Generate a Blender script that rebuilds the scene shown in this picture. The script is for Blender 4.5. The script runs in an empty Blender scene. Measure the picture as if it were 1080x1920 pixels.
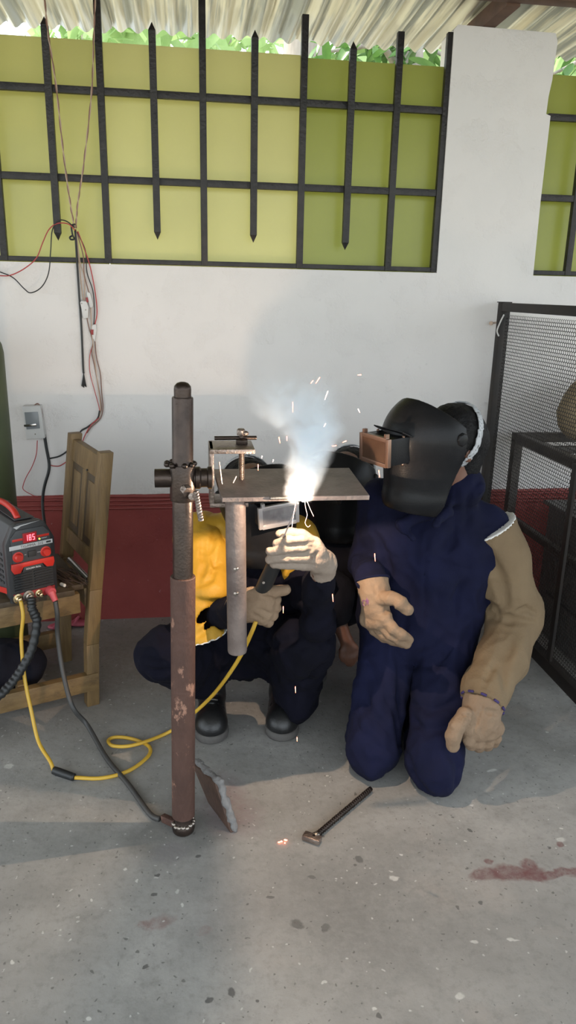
import bpy, bmesh, math, random
import numpy as np
from math import sin, cos, radians, pi, atan2
from mathutils import Vector, Matrix
random.seed(7); RNG = np.random.default_rng(7)
SC = bpy.context.scene; COL = SC.collection
# ---------------------------------------------------------------- camera
F_PX = 1380.0; CAM_H = 1.5
PIT, YAW, ROLL = radians(16.7), radians(8.0), radians(1.3)
_f = np.array([sin(YAW)*cos(PIT), cos(YAW)*cos(PIT), -sin(PIT)])
_r0 = np.array([cos(YAW), -sin(YAW), 0.0]); _u0 = np.cross(_r0, _f)
_r = cos(ROLL)*_r0 + sin(ROLL)*_u0; _u = -sin(ROLL)*_r0 + cos(ROLL)*_u0
cam = bpy.data.objects.new('camera', bpy.data.cameras.new('camera'))
cam.data.sensor_width = 36.0; cam.data.lens = F_PX/1920*36; cam.data.clip_start = 0.05
cam.matrix_world = Matrix(((_r[0],_u[0],-_f[0],0),(_r[1],_u[1],-_f[1],0),(_r[2],_u[2],-_f[2],CAM_H),(0,0,0,1)))
COL.objects.link(cam); SC.camera = cam
# ---------------------------------------------------------------- sky, sun, exposure
W = bpy.data.worlds.new('sky'); SC.world = W; W.use_nodes = True
bg = W.node_tree.nodes['Background']
bg.inputs[0].default_value = (0.84, 0.93, 1.0, 1); bg.inputs[1].default_value = 1.72
sun = bpy.data.objects.new('sun', bpy.data.lights.new('sun', 'SUN')); COL.objects.link(sun)
sun.data.energy = 4.2; sun.data.angle = radians(3); sun.data.color = (1, .93, .8)
sun.rotation_euler = Vector((0.75, -0.35, -1.1)).to_track_quat('-Z', 'Y').to_euler()
VS = SC.view_settings; VS.view_transform = 'Standard'; VS.look = 'None'; VS.exposure = 0.95; VS.gamma = 1
try: VS.use_curve_mapping = False
except Exception: pass
SC.cycles.volume_bounces = 5          # smoke lights itself by repeated scattering
ARC = np.array([0.281, 1.797, 0.9905])            # where the welding arc burns
arc_l = bpy.data.objects.new('welding_arc_light', bpy.data.lights.new('welding_arc_light', 'POINT'))
arc_l.data.energy = 11.5; arc_l.data.color = (1.0, .72, .50); arc_l.data.shadow_soft_size = 0.0012
arc_l.location = ARC; COL.objects.link(arc_l)
arc_l.data.use_nodes = True                       # soft falloff close to the arc, quadratic further away
_nt = arc_l.data.node_tree; _fo = _nt.nodes.new('ShaderNodeLightFalloff'); _fo.inputs['Strength'].default_value = 1.0; _fo.inputs['Smooth'].default_value = 0.03
_nt.links.new(_fo.outputs['Quadratic'], _nt.nodes['Emission'].inputs['Strength'])
# ---------------------------------------------------------------- survey: photo pixel -> point of the place
def _ray(px, py): return _f*F_PX + _r*(px-540) - _u*(py-960)
def at(px, py, Y):
    d = _ray(px, py); return np.array([0, 0, CAM_H]) + d*(Y/d[1])
def atx(px, py, X):
    d = _ray(px, py); return np.array([0, 0, CAM_H]) + d*(X/d[0])
def fl(px, py, z=0.0):
    d = _ray(px, py); return np.array([0, 0, CAM_H]) + d*((z-CAM_H)/d[2])
V = lambda *a: np.array(a, float)
def unit(v):
    v = np.asarray(v, float); return v/np.linalg.norm(v)
def frame_of(d):
    d = unit(d); a = V(0,0,1) if abs(d[2]) < .9 else V(1,0,0)
    x = unit(np.cross(a, d)); return x, np.cross(d, x), d
# ---------------------------------------------------------------- noise
_perm = np.random.default_rng(3).permutation(256); _perm = np.concatenate([_perm]*3)
_grad = np.random.default_rng(4).normal(size=(256, 3)); _grad /= np.linalg.norm(_grad, axis=1)[:, None]
def perlin(P):
    P = np.asarray(P, float); I = np.floor(P).astype(int); Fr = P-I; I &= 255
    u = Fr*Fr*Fr*(Fr*(Fr*6-15)+10); out = 0
    for dx in (0, 1):
        for dy in (0, 1):
            for dz in (0, 1):
                h = _perm[_perm[_perm[I[:,0]+dx]+I[:,1]+dy]+I[:,2]+dz]
                g = (_grad[h]*(Fr-np.array([dx,dy,dz]))).sum(1)
                w = (u[:,0] if dx else 1-u[:,0])*(u[:,1] if dy else 1-u[:,1])*(u[:,2] if dz else 1-u[:,2])
                out = out + w*g
    return out*1.6
# ---------------------------------------------------------------- mesh helpers
class MB:
    def __init__(s): s.v = []; s.f = []
    def add(s, vs, fs):
        o = len(s.v); s.v += [tuple(map(float, q)) for q in vs]; s.f += [tuple(i+o for i in q) for q in fs]; return s
    def hexa(s, c):   # 8 corners: bottom 4 ccw, top 4 ccw
        return s.add(c, [(3,2,1,0),(4,5,6,7),(0,1,5,4),(1,2,6,5),(2,3,7,6),(3,0,4,7)])
    def box(s, lo, hi):
        (a,b,c),(d,e,f) = lo, hi
        return s.hexa([(a,b,c),(d,b,c),(d,e,c),(a,e,c),(a,b,f),(d,b,f),(d,e,f),(a,e,f)])
    def obox(s, c, ax, half):   # oriented box: centre, 3 axes, half sizes
        c = np.asarray(c,float); X,Y,Z = [np.asarray(a,float)*h for a,h in zip(ax, half)]
        return s.hexa([c-X-Y-Z,c+X-Y-Z,c+X+Y-Z,c-X+Y-Z,c-X-Y+Z,c+X-Y+Z,c+X+Y+Z,c-X+Y+Z])
    def bar(s, p, q, w, h=None, up=None):  # square bar p->q
        h = h or w; p = np.asarray(p,float); q = np.asarray(q,float); d = unit(q-p)
        if up is None: x,y,_ = frame_of(d)
        else:
            x = unit(np.cross(up, d)); y = np.cross(d, x)
        return s.obox((p+q)/2, (x,y,d), (w/2,h/2,np.linalg.norm(q-p)/2))
    def prism(s, poly, n, t):   # polygon of 3d points extruded by vector n*t
        k = len(poly); a = [np.asarray(p,float) for p in poly]; b = [p+np.asarray(n,float)*t for p in a]
        return s.add(a+b, [tuple(range(k))[::-1], tuple(range(k,2*k))]+[(i,(i+1)%k,(i+1)%k+k,i+k) for i in range(k)])
    def lathe(s, prof, o, d, n=24, flip=False):  # prof: (r, h) along d from o
        x,y,z = frame_of(d); o = np.asarray(o,float); vs=[]; fs=[]
        for r,h in prof:
            for i in range(n):
                a = 2*pi*i/n; vs.append(o+z*h+(x*cos(a)+y*sin(a))*r)
        for j in range(len(prof)-1):
            for i in range(n):
                fs.append((j*n+i, j*n+(i+1)%n, (j+1)*n+(i+1)%n, (j+1)*n+i))
        fs.append(tuple(range(n))[::-1]); m=(len(prof)-1)*n; fs.append(tuple(range(m,m+n)))
        return s.add(vs, fs)
    def cyl(s, p, q, r, r2=None, n=20):
        p=np.asarray(p,float); q=np.asarray(q,float)
        return s.lathe([(r,0),(r if r2 is None else r2, np.linalg.norm(q-p))], p, q-p, n)
    def tube(s, pts, r, n=10, sub=6):   # smooth tube through points
        P = spline(pts, sub) if sub>1 else np.asarray(pts,float)
        R = np.interp(np.linspace(0,1,len(P)), np.linspace(0,1,len(r)), r) if hasattr(r,'__len__') else np.full(len(P), r)
        vs=[]; fs=[]; T=np.gradient(P,axis=0); T/= np.linalg.norm(T,axis=1)[:,None]+1e-12
        x = frame_of(T[0])[0]
        for i in range(len(P)):
            x = x - T[i]*(x@T[i]); x = x/ (np.linalg.norm(x)+1e-12); y = np.cross(T[i], x)
            for j in range(n):
                a=2*pi*j/n; vs.append(P[i]+(x*cos(a)+y*sin(a))*R[i])
        for i in range(len(P)-1):
            for j in range(n): fs.append((i*n+j,i*n+(j+1)%n,(i+1)*n+(j+1)%n,(i+1)*n+j))
        fs.append(tuple(range(n))[::-1]); m=(len(P)-1)*n; fs.append(tuple(range(m,m+n)))
        return s.add(vs, fs)
    def sphere(s, c, r, n=16, m=10, ax=None):
        c=np.asarray(c,float); r = (r,r,r) if not hasattr(r,'__len__') else r
        A = ax if ax is not None else np.eye(3)
        vs=[c+A[2]*r[2]]; fs=[]
        for j in range(1,m):
            t=pi*j/m
            for i in range(n):
                a=2*pi*i/n; vs.append(c+A[0]*r[0]*sin(t)*cos(a)+A[1]*r[1]*sin(t)*sin(a)+A[2]*r[2]*cos(t))
        vs.append(c-A[2]*r[2]); L=len(vs)-1
        for i in range(n):
            fs.append((0,1+i,1+(i+1)%n)); fs.append((L,1+(m-2)*n+(i+1)%n,1+(m-2)*n+i))
            for j in range(m-2): fs.append((1+j*n+i,1+(j+1)*n+i,1+(j+1)*n+(i+1)%n,1+j*n+(i+1)%n))
        return s.add(vs, fs)
def spline(pts, sub=6):
    P=np.asarray(pts,float); Q=np.vstack([2*P[0]-P[1],P,2*P[-1]-P[-2]]); out=[]
    for i in range(1,len(Q)-2):
        a,b,c,d=Q[i-1],Q[i],Q[i+1],Q[i+2]
        for t in np.linspace(0,1,sub,endpoint=False):
            out.append(.5*((2*b)+(-a+c)*t+(2*a-5*b+4*c-d)*t*t+(-a+3*b-3*c+d)*t**3))
    out.append(P[-1]); return np.array(out)
_org = {}
def link(name, me, parent=None, loc=None):
    o = bpy.data.objects.new(name, me); COL.objects.link(o)
    if parent is not None: o.parent = parent; _org[o.name] = _org[parent.name]
    else:
        o.location = loc if loc is not None else (0,0,0); _org[o.name] = np.array(o.location)
    return o
def build(name, mb, mat, parent=None, bev=0, smooth=35, loc=None, label=None, seg=2):
    """one mesh object; vertices are given in metres of the place and moved to the origin of its thing"""
    off = _org[parent.name] if parent is not None else (np.asarray(loc,float) if loc is not None else np.zeros(3))
    me = bpy.data.meshes.new(name)
    if isinstance(mb, MB):
        me.from_pydata([tuple(np.asarray(v)-off) for v in mb.v], [], mb.f)
        bm = bmesh.new(); bm.from_mesh(me); bmesh.ops.recalc_face_normals(bm, faces=bm.faces)
        if bev:
            es=[e for e in bm.edges if len(e.link_faces)==2 and e.calc_face_angle(0)>radians(28)]
            bmesh.ops.bevel(bm, geom=es, offset=bev, segments=seg, profile=.6, affect='EDGES', clamp_overlap=True)
        bm.to_mesh(me); bm.free()
    else:
        v,f = mb; v = v-off
        me.vertices.add(len(v)); me.vertices.foreach_set('co', v.astype(np.float32).ravel())
        me.loops.add(f.size); me.loops.foreach_set('vertex_index', f.astype(np.int32).ravel())
        me.polygons.add(len(f)); me.polygons.foreach_set('loop_start', np.arange(0,f.size,f.shape[1],dtype=np.int32))
        me.update(calc_edges=True); me.validate()
    if smooth:
        me.polygons.foreach_set('use_smooth', [True]*len(me.polygons))
        if isinstance(mb, MB) and smooth < 180:
            me.set_sharp_from_angle(angle=radians(smooth))
    for m in (mat if isinstance(mat,(list,tuple)) else [mat]): me.materials.append(m)
    o = link(name, me, parent, loc)
    if label: o['label'] = label
    return o
def tag(o, label, cat, group=None, kind=None):
    o['label'] = label; o['category'] = cat
    if group: o['group'] = group
    if kind: o['kind'] = kind
    return o
def thing(name, label, cat, loc, group=None):
    o = bpy.data.objects.new(name, None); COL.objects.link(o); o.location = loc; o.empty_display_size=.05
    _org[o.name] = np.asarray(loc, float); return tag(o, label, cat, group)
def struct(name, mb, mat, **k):
    o = build(name, mb, mat, **k); o['kind'] = 'structure'; return o
def text_mesh(txt, size, o, xax, yax, depth=.0004, align='CENTER'):
    cu = bpy.data.curves.new('txt','FONT'); cu.body = txt; cu.size = size; cu.align_x = align; cu.align_y='CENTER'; cu.resolution_u=3
    t = bpy.data.objects.new('txt', cu); COL.objects.link(t)
    me = t.evaluated_get(bpy.context.evaluated_depsgraph_get()).to_mesh()
    x=unit(xax); y=unit(yax); n=np.cross(x,y); o=np.asarray(o,float)
    b=MB(); b.add([o+x*v.co.x+y*v.co.y+n*depth for v in me.vertices],[tuple(p.vertices) for p in me.polygons])
    bpy.data.objects.remove(t); bpy.data.curves.remove(cu); return b
# ---------------------------------------------------------------- signed-distance modelling
class Sdf:
    def __init__(s, lo, hi, h):
        s.lo=np.asarray(lo,float); s.h=h; s.n=np.ceil((np.asarray(hi,float)-s.lo)/h).astype(int)+1
        s.ax=[s.lo[i]+h*np.arange(s.n[i]) for i in range(3)]; s.d=np.full(s.n,1.0,np.float32)
    def copy(s):
        c=Sdf.__new__(Sdf); c.lo=s.lo; c.h=s.h; c.n=s.n; c.ax=s.ax; c.d=s.d.copy(); return c
    def _win(s, lo, hi, m):
        a=np.clip(np.floor((np.asarray(lo)-m-s.lo)/s.h).astype(int),0,s.n); b=np.clip(np.ceil((np.asarray(hi)+m-s.lo)/s.h).astype(int)+1,0,s.n)
        sl=tuple(slice(i,j) for i,j in zip(a,b))
        G=np.stack(np.meshgrid(*[s.ax[i][sl[i]] for i in range(3)],indexing='ij'),-1); return sl,G
    def _put(s, sl, d, k, op):
        o=s.d[sl]
        if op=='u':
            if k>0: h=np.clip(.5+.5*(o-d)/k,0,1); s.d[sl]=o*(1-h)+d*h-k*h*(1-h)
            else: s.d[sl]=np.minimum(o,d)
        elif op=='s':
            d=-d
            if k>0: h=np.clip(.5-.5*(o-d)/k,0,1); s.d[sl]=o*(1-h)+d*h+k*h*(1-h)
            else: s.d[sl]=np.maximum(o,d)
        else: s.d[sl]=np.maximum(o,d)
    def cone(s, a, b, ra, rb=None, k=.02, op='u', flat=None):
        rb=ra if rb is None else rb; a=np.asarray(a,float); b=np.asarray(b,float); R=max(ra,rb)*1.6
        sl,G=s._win(np.minimum(a,b)-R,np.maximum(a,b)+R,k+4*s.h)
        if G.size==0: return s
        p=G-a; ba=b-a; L=ba@ba+1e-12
        t=np.clip((p@ba)/L,0,1); q=p-t[...,None]*ba
        if flat is not None:
            n=unit(flat[0]); q=q+(q@n)[...,None]*n*(flat[1]-1)
        s._put(sl,(np.sqrt((q*q).sum(-1))-(ra+(rb-ra)*t)).astype(np.float32),k,op); return s
    def chain(s, pts, rs, k=.02, op='u', flat=None):
        rs=rs if hasattr(rs,'__len__') else [rs]*len(pts)
        for i in range(len(pts)-1): s.cone(pts[i],pts[i+1],rs[i],rs[i+1],k,op,flat)
        return s
    def ell(s, c, r, ax=None, k=.02, op='u'):
        c=np.asarray(c,float); r=np.asarray(r,float); A=np.eye(3) if ax is None else np.asarray(ax,float)
        sl,G=s._win(c-r.max(),c+r.max(),k+4*s.h)
        if G.size==0: return s
        q=(G-c)@A.T/r; l=np.sqrt((q*q).sum(-1)); g=np.sqrt(((q/r)**2).sum(-1))+1e-9
        s._put(sl,(l*(l-1)/g).astype(np.float32),k,op); return s
    def box(s, c, half, ax=None, rd=.01, k=.01, op='u'):
        c=np.asarray(c,float); half=np.asarray(half,float); A=np.eye(3) if ax is None else np.asarray(ax,float)
        R=np.linalg.norm(half); sl,G=s._win(c-R,c+R,k+4*s.h)
        q=np.abs((G-c)@A.T)-(half-rd); d=np.sqrt((np.maximum(q,0)**2).sum(-1))+np.minimum(q.max(-1),0)-rd
        s._put(sl,d.astype(np.float32),k,op); return s
    def hit(s, px, py):      # first point of the surface seen from the survey point through this pixel
        d=unit(_ray(px,py)); o=np.array([0,0,CAM_H]); t=np.arange(1.2,4.2,s.h*.4); Q=o+t[:,None]*d
        I=np.round((Q-s.lo)/s.h).astype(int); ok=((I>=0)&(I<s.n)).all(1); I=np.clip(I,0,s.n-1)
        w=np.where(ok&(s.d[I[:,0],I[:,1],I[:,2]]<0))[0]
        return Q[w[0]] if len(w) else None
    def gpx(s, pts, r, k=.008, dig=0.0, op='s'):   # crease (or ridge) running over the surface
        P=[]
        for (a,b),(c,e) in zip(pts[:-1],pts[1:]):
            for u in np.linspace(0,1,4,endpoint=False):
                q=s.hit(a+(c-a)*u,b+(e-b)*u)
                if q is not None: P.append(q)
        q=s.hit(*pts[-1])
        if q is not None: P.append(q)
        if len(P)<2: return s
        R=np.interp(np.linspace(0,1,len(P)),np.linspace(0,1,len(r)),r) if hasattr(r,'__len__') else [r*(.35+.65*math.sin(pi*(i+.5)/len(P))) for i in range(len(P))]
        P=[p-unit(p-np.array([0,0,CAM_H]))*(.5*q if op=='s' else 0) for p,q in zip(P,R)]
        return s.chain(P,list(R),k,op)
    def grid(s): return np.stack(np.meshgrid(*s.ax,indexing='ij'),-1)
    def clip(s, p, n):       # keep the side away from n
        n=unit(n); d=(s.ax[0][:,None,None]*n[0]+s.ax[1][None,:,None]*n[1]+s.ax[2][None,None,:]*n[2])-np.dot(p,n)
        s.d=np.maximum(s.d,d.astype(np.float32)); return s
    def grow(s, e): s.d=s.d-np.float32(e); return s
    def minus(s, o): s.d=np.maximum(s.d,-o.d); return s
    def shell(s, t): s.d=np.maximum(s.d,-(s.d+np.float32(t))); return s
    def mesh(s, it=2, disp=None):
        d=s.d.copy(); d[0]=d[-1]=1; d[:,0]=d[:,-1]=1; d[:,:,0]=d[:,:,-1]=1
        ins=d<0; c=[]
        off=[(i,j,k) for i in (0,1) for j in (0,1) for k in (0,1)]
        nx,ny,nz=np.array(d.shape)-1
        cnt=sum(ins[i:i+nx,j:j+ny,k:k+nz].astype(np.int8) for i,j,k in off)
        cells=np.argwhere((cnt>0)&(cnt<8)); idx=np.full((nx,ny,nz),-1,np.int64); idx[tuple(cells.T)]=np.arange(len(cells))
        acc=np.zeros((len(cells),3)); num=np.zeros(len(cells))
        for a in off:
            for ax in range(3):
                if a[ax]: continue
                b=list(a); b[ax]=1
                da=d[tuple((cells+a).T)]; db=d[tuple((cells+b).T)]; m=(da<0)!=(db<0)
                t=np.where(m,da/np.where(m,da-db,1),0); p=np.tile(np.array(a,float),(len(cells),1)); p[:,ax]+=t
                acc[m]+=p[m]; num[m]+=1
        v=s.lo+s.h*(cells+acc/num[:,None]); F=[]
        for ax in range(3):
            sa=[slice(1,-1)]*3; sa[ax]=slice(0,-1); sb=[slice(1,-1)]*3; sb[ax]=slice(1,None)
            A=ins[tuple(sa)]; B=ins[tuple(sb)]; e=np.argwhere(A!=B); st=A[tuple(e.T)]
            e=e+1; e[:,ax]-=1
            u,w=[(1,2),(2,0),(0,1)][ax]; du=np.zeros(3,int); du[u]=1; dw=np.zeros(3,int); dw[w]=1
            q=np.stack([idx[tuple((e-du-dw).T)],idx[tuple((e-dw).T)],idx[tuple(e.T)],idx[tuple((e-du).T)]],1)
            q[~st]=q[~st][:,::-1]; F.append(q)
        f=np.concatenate(F)
        for i in range(it):
            v=relax(v,f,.5)
        if disp is not None:
            N=normals(v,f); v=v+N*disp(v,N)[:,None]
        return v,f
def relax(v,f,lam):
    s=np.zeros_like(v); n=np.zeros(len(v))
    for i in range(4):
        a=f[:,i]; b=f[:,(i+1)%4]
        for k in range(3): s[:,k]+=np.bincount(a,v[b,k],len(v))+np.bincount(b,v[a,k],len(v))
        n+=np.bincount(a,minlength=len(v))+np.bincount(b,minlength=len(v))
    return v+lam*(s/np.maximum(n,1)[:,None]-v)
def normals(v,f):
    n=np.cross(v[f[:,2]]-v[f[:,0]],v[f[:,3]]-v[f[:,1]]); N=np.zeros_like(v)
    for i in range(4):
        for k in range(3): N[:,k]+=np.bincount(f[:,i],n[:,k],len(v))
    return N/(np.linalg.norm(N,axis=1)[:,None]+1e-12)
def folds(amp, sc, seed=0, ridge=True, fine=.25):
    sc=np.asarray(sc,float)
    def fn(P,N):
        w=perlin(P*3.1+seed)[:,None]*.35
        a=perlin((P+w*.18)*sc+seed*7.3); b=perlin((P+w*.1)*sc*2.3+seed*3.1+9)
        if ridge: a=.6-1.6*np.abs(a); b=.5-1.5*np.abs(b)
        return amp*(a+fine*b*1.4)
    return fn
# ---------------------------------------------------------------- materials
def _n(nt,t,**k):
    n=nt.nodes.new(t)
    for a,b in k.items(): setattr(n,a,b)
    return n
def mat(name, c1, c2=None, scale=8, rough=.6, metal=0, bump=0, bscale=60, detail=6, stretch=None, emit=None, es=1, spec=.5, sheen=0, coat=0, wear=None, wscale=5, wlo=.58, whi=.66, trans=0, bdist=.01, contrast=(.3,.7)):
    m=bpy.data.materials.new(name); m.use_nodes=True; nt=m.node_tree; p=nt.nodes['Principled BSDF']
    p.inputs['Roughness'].default_value=rough; p.inputs['Metallic'].default_value=metal; p.inputs['Specular IOR Level'].default_value=spec
    if sheen: p.inputs['Sheen Weight'].default_value=sheen; p.inputs['Sheen Roughness'].default_value=.5
    if coat: p.inputs['Coat Weight'].default_value=coat
    tc=_n(nt,'ShaderNodeTexCoord'); src=tc.outputs['Object']
    if stretch:
        mp=_n(nt,'ShaderNodeMapping'); mp.inputs['Scale'].default_value=stretch; nt.links.new(src,mp.inputs[0]); src=mp.outputs[0]
    col=None
    if c2 is not None:
        nz=_n(nt,'ShaderNodeTexNoise'); nz.inputs['Scale'].default_value=scale; nz.inputs['Detail'].default_value=detail; nz.inputs['Roughness'].default_value=.6
        nt.links.new(src,nz.inputs['Vector']); rp=_n(nt,'ShaderNodeValToRGB'); nt.links.new(nz.outputs[0],rp.inputs[0])
        rp.color_ramp.elements[0].position=contrast[0]; rp.color_ramp.elements[0].color=(*c1,1); rp.color_ramp.elements[1].position=contrast[1]; rp.color_ramp.elements[1].color=(*c2,1)
        col=rp.outputs[0]
    else: p.inputs['Base Color'].default_value=(*c1,1)
    if wear is not None:
        nw=_n(nt,'ShaderNodeTexNoise'); nw.inputs['Scale'].default_value=wscale; nw.inputs['Detail'].default_value=8; nw.inputs['Roughness'].default_value=.7
        nt.links.new(src,nw.inputs['Vector']); mr=_n(nt,'ShaderNodeMapRange'); mr.inputs['From Min'].default_value=wlo; mr.inputs['From Max'].default_value=whi
        nt.links.new(nw.outputs[0],mr.inputs[0]); mx=_n(nt,'ShaderNodeMix',data_type='RGBA'); nt.links.new(mr.outputs[0],mx.inputs[0])
        if col is not None: nt.links.new(col,mx.inputs[6])
        else: mx.inputs[6].default_value=(*c1,1)
        mx.inputs[7].default_value=(*wear,1); col=mx.outputs[2]
    if col is not None: nt.links.new(col,p.inputs['Base Color'])
    if bump:
        nb=_n(nt,'ShaderNodeTexNoise'); nb.inputs['Scale'].default_value=bscale; nb.inputs['Detail'].default_value=5
        nt.links.new(src,nb.inputs['Vector']); bp=_n(nt,'ShaderNodeBump'); bp.inputs['Strength'].default_value=bump; bp.inputs['Distance'].default_value=bdist
        nt.links.new(nb.outputs[0],bp.inputs['Height']); nt.links.new(bp.outputs[0],p.inputs['Normal'])
    if emit: p.inputs['Emission Color'].default_value=(*emit,1); p.inputs['Emission Strength'].default_value=es
    if trans:
        tr=_n(nt,'ShaderNodeBsdfTranslucent'); ms=_n(nt,'ShaderNodeMixShader'); ms.inputs[0].default_value=trans
        if col is not None: nt.links.new(col,tr.inputs[0])
        else: tr.inputs[0].default_value=(*c1,1)
        nt.links.new(p.outputs[0],ms.inputs[1]); nt.links.new(tr.outputs[0],ms.inputs[2]); nt.links.new(ms.outputs[0],nt.nodes['Material Output'].inputs[0])
    return m
M={}
M['black_steel']=mat('black_steel',(.012,.011,.011),(.03,.026,.024),20,.45,.3,bump=.25,bscale=90)
for _k,_c,_d in (('pane_a',(.60,.575,.26),(.65,.625,.28)),('pane_b',(.66,.63,.32),(.71,.68,.35)),('pane_c',(.42,.44,.125),(.46,.475,.14))): M[_k]=mat('yellow_green_sheet',_c,_d,2,.25,trans=.5)
M['roof']=mat('galvanised_painted_shine',(.20,.205,.19),(.50,.465,.38),1.7,.38,.55,stretch=(13.2,.35,1),bump=.06,bscale=30,wear=(.46,.40,.28),wscale=1.3,wlo=.5,whi=.7,contrast=(.46,.54))  # cream and grey stripes paint the shine of the corrugations into the colour
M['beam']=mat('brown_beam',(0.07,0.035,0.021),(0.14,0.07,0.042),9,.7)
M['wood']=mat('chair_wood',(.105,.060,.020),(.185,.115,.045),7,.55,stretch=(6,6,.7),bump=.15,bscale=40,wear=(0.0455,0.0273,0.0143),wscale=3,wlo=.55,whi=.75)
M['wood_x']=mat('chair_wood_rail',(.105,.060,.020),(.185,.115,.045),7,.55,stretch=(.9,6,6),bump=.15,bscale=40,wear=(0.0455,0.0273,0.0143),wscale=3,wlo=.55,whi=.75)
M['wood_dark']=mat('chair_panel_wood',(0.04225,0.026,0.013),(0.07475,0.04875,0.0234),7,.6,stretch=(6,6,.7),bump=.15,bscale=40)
M['rust']=mat('rusted_steel',(0.0504,0.02304,0.01584),(0.0828,0.03888,0.02736),14,.66,.1,bump=.3,bscale=120,wear=(0.2592,0.1368,0.0936),wscale=22,wlo=.575,whi=.62,stretch=(1,1,.55))
M['dark_steel']=mat('dark_steel',(0.028,0.0208,0.0176),(0.068,0.048,0.0384),12,.33,.75,bump=.1,bscale=150)
M['worn_steel']=mat('worn_steel',(.16,.12,.10),(.30,.25,.22),22,.34,.8,bump=.3,bscale=140)
M['plate_steel']=mat('plate_steel',(.13,.10,.09),(.24,.195,.175),14,.5,.4,bump=.2,bscale=90)
M['bolt']=mat('bolt_steel',(0.255,0.221,0.187),(0.3825,0.34,0.306),20,.35,.9)
M['navy']=mat('navy_cotton',(0.0024,0.0030,0.0135),(0.0042,0.0056,0.026),5,.9,bump=.12,bscale=240,spec=.2)
M['navy_bright']=mat('blue_cotton',(.02,.03,.17),(.03,.045,.24),5,.85,bump=.12,bscale=240,spec=.2)
M['navy_dark']=mat('dark_navy_cotton',(0.0018,0.0018,0.0048),(0.003,0.003,0.009),5,.9,bump=.12,bscale=240,spec=.15)
M['black_cloth']=mat('black_cotton',(0.0048,0.0048,0.0084),(0.0084,0.0084,0.0144),5,.9,bump=.12,bscale=240,spec=.2)
M['leather']=mat('tan_leather',(0.1292,0.0884,0.04964),(0.17,0.119,0.068),6,.8,bump=.2,bscale=160,spec=.25,wear=(0.0884,0.0578,0.0306),wscale=4.5,wlo=.6,whi=.75)
M['glove']=mat('glove_leather',(0.1692,0.1116,0.07056),(0.216,0.1512,0.09936),9,.8,bump=.2,bscale=170,spec=.25,wear=(0.0864,0.04896,0.02664),wscale=11,wlo=.6,whi=.75)
M['glove_arc_lit']=mat('glove_leather_arc_lit',(0.2016,0.1584,0.126),(0.2592,0.2124,0.1728),9,.8,bump=.2,bscale=170,spec=.25,wear=(0.18,0.1296,0.0936),wscale=11,wlo=.62,whi=.78)  # glove leather again, paler: arc light on it is put into the colour
M['yellow']=mat('yellow_leather',(0.35,0.189,0.014),(0.434,0.245,0.021),5,.6,bump=.12,bscale=150,spec=.35)
M['piping']=mat('white_piping',(0.6,0.584,0.56),rough=.7)
M['helmet']=mat('helmet_plastic',(.007,.007,.008),(.011,.011,.012),6,.34,spec=.16,bump=.06,bscale=220,wear=(.018,.017,.018),wscale=9,wlo=.5,whi=.85)
M['lens']=mat('lens_glass',(0.104,0.06,0.0384),(0.144,0.084,0.056),40,.18,.6)
M['lens_frame']=mat('lens_frame',(0.2025,0.1237,0.09),rough=.3,metal=.7)
M['lens_pale']=mat('lens_glass_pale',(0.245,0.231,0.238),(0.385,0.364,0.371),60,.25,.5)
M['lens_frame_pale']=mat('lens_frame_pale',(0.49,0.462,0.462),rough=.35,metal=.6)
M['skin']=mat('skin',(0.119,0.0525,0.0315),(0.147,0.0665,0.042),12,.5)
M['hair']=mat('black_hair',(.006,.006,.007),(.012,.011,.011),60,.5,spec=.12,bump=.5,bscale=120)
M['strap']=mat('grey_strap',(0.385,0.392,0.406),rough=.6)
M['shoe']=mat('black_shoe_leather',(0.0066,0.0066,0.0072),(0.0132,0.0126,0.0126),14,.4,bump=.1,bscale=130)
M['sole']=mat('grey_rubber',(0.065,0.0585,0.05525),(0.0975,0.091,0.0845),20,.8)
M['cable_black']=mat('black_rubber',(0.0112,0.0119,0.0126),rough=.5)
M['cable_grey']=mat('grey_rubber_cable',(0.039,0.0377,0.03575),rough=.55)
M['cable_yellow']=mat('yellow_cable',(0.465,0.27,0.0225),(0.555,0.345,0.0375),5,.45)
M['machine']=mat('machine_black',(0.015,0.015,0.0165),(0.0225,0.0225,0.02475),15,.45)
M['machine_grey']=mat('machine_grey',(0.03375,0.0345,0.0375),(0.045,0.04575,0.0495),15,.5)
M['red']=mat('machine_red',(0.465,0.0225,0.0135),rough=.4)
M['red_dull']=mat('machine_dull_red',(0.2475,0.015,0.015),rough=.5)
M['silver']=mat('silver_print',(0.44,0.44,0.44),rough=.4)
M['ink']=mat('black_ink',(.02,.02,.02),rough=.6)
M['purple_ink']=mat('purple_ink',(.16,.06,.14),rough=.8)
M['purple']=mat('purple_stitch',(.03,.018,.09),rough=.8)
M['white_print']=mat('white_print',(.7,.7,.7),rough=.6)
M['brass']=mat('brass',(.6,.48,.3),rough=.25,metal=1)
M['led']=mat('red_display_digit',(.8,.02,.03),emit=(1,.12,.16),es=2.2)
M['led_bg']=mat('red_display',(.14,.004,.008),rough=.2,emit=(.5,.01,.02),es=.25)
M['white_plastic']=mat('white_plastic',(0.5084,0.492,0.4756),(0.5904,0.574,0.5576),9,.5)
M['switch_grey']=mat('grey_switch',(.2,.21,.22),rough=.3)
M['wire_red']=mat('red_wire',(.42,.05,.05),rough=.5)
M['wire_brown']=mat('brown_wire',(.20,.10,.07),rough=.5)
M['wire_pale']=mat('pale_wire',(.42,.30,.22),rough=.5)
M['green_paint']=mat('olive_green_paint',(0.0442,0.0578,0.02244),(0.0578,0.0714,0.0306),6,.55,wear=(0.34,0.34,0.306),wscale=60,wlo=.76,whi=.79)
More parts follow.
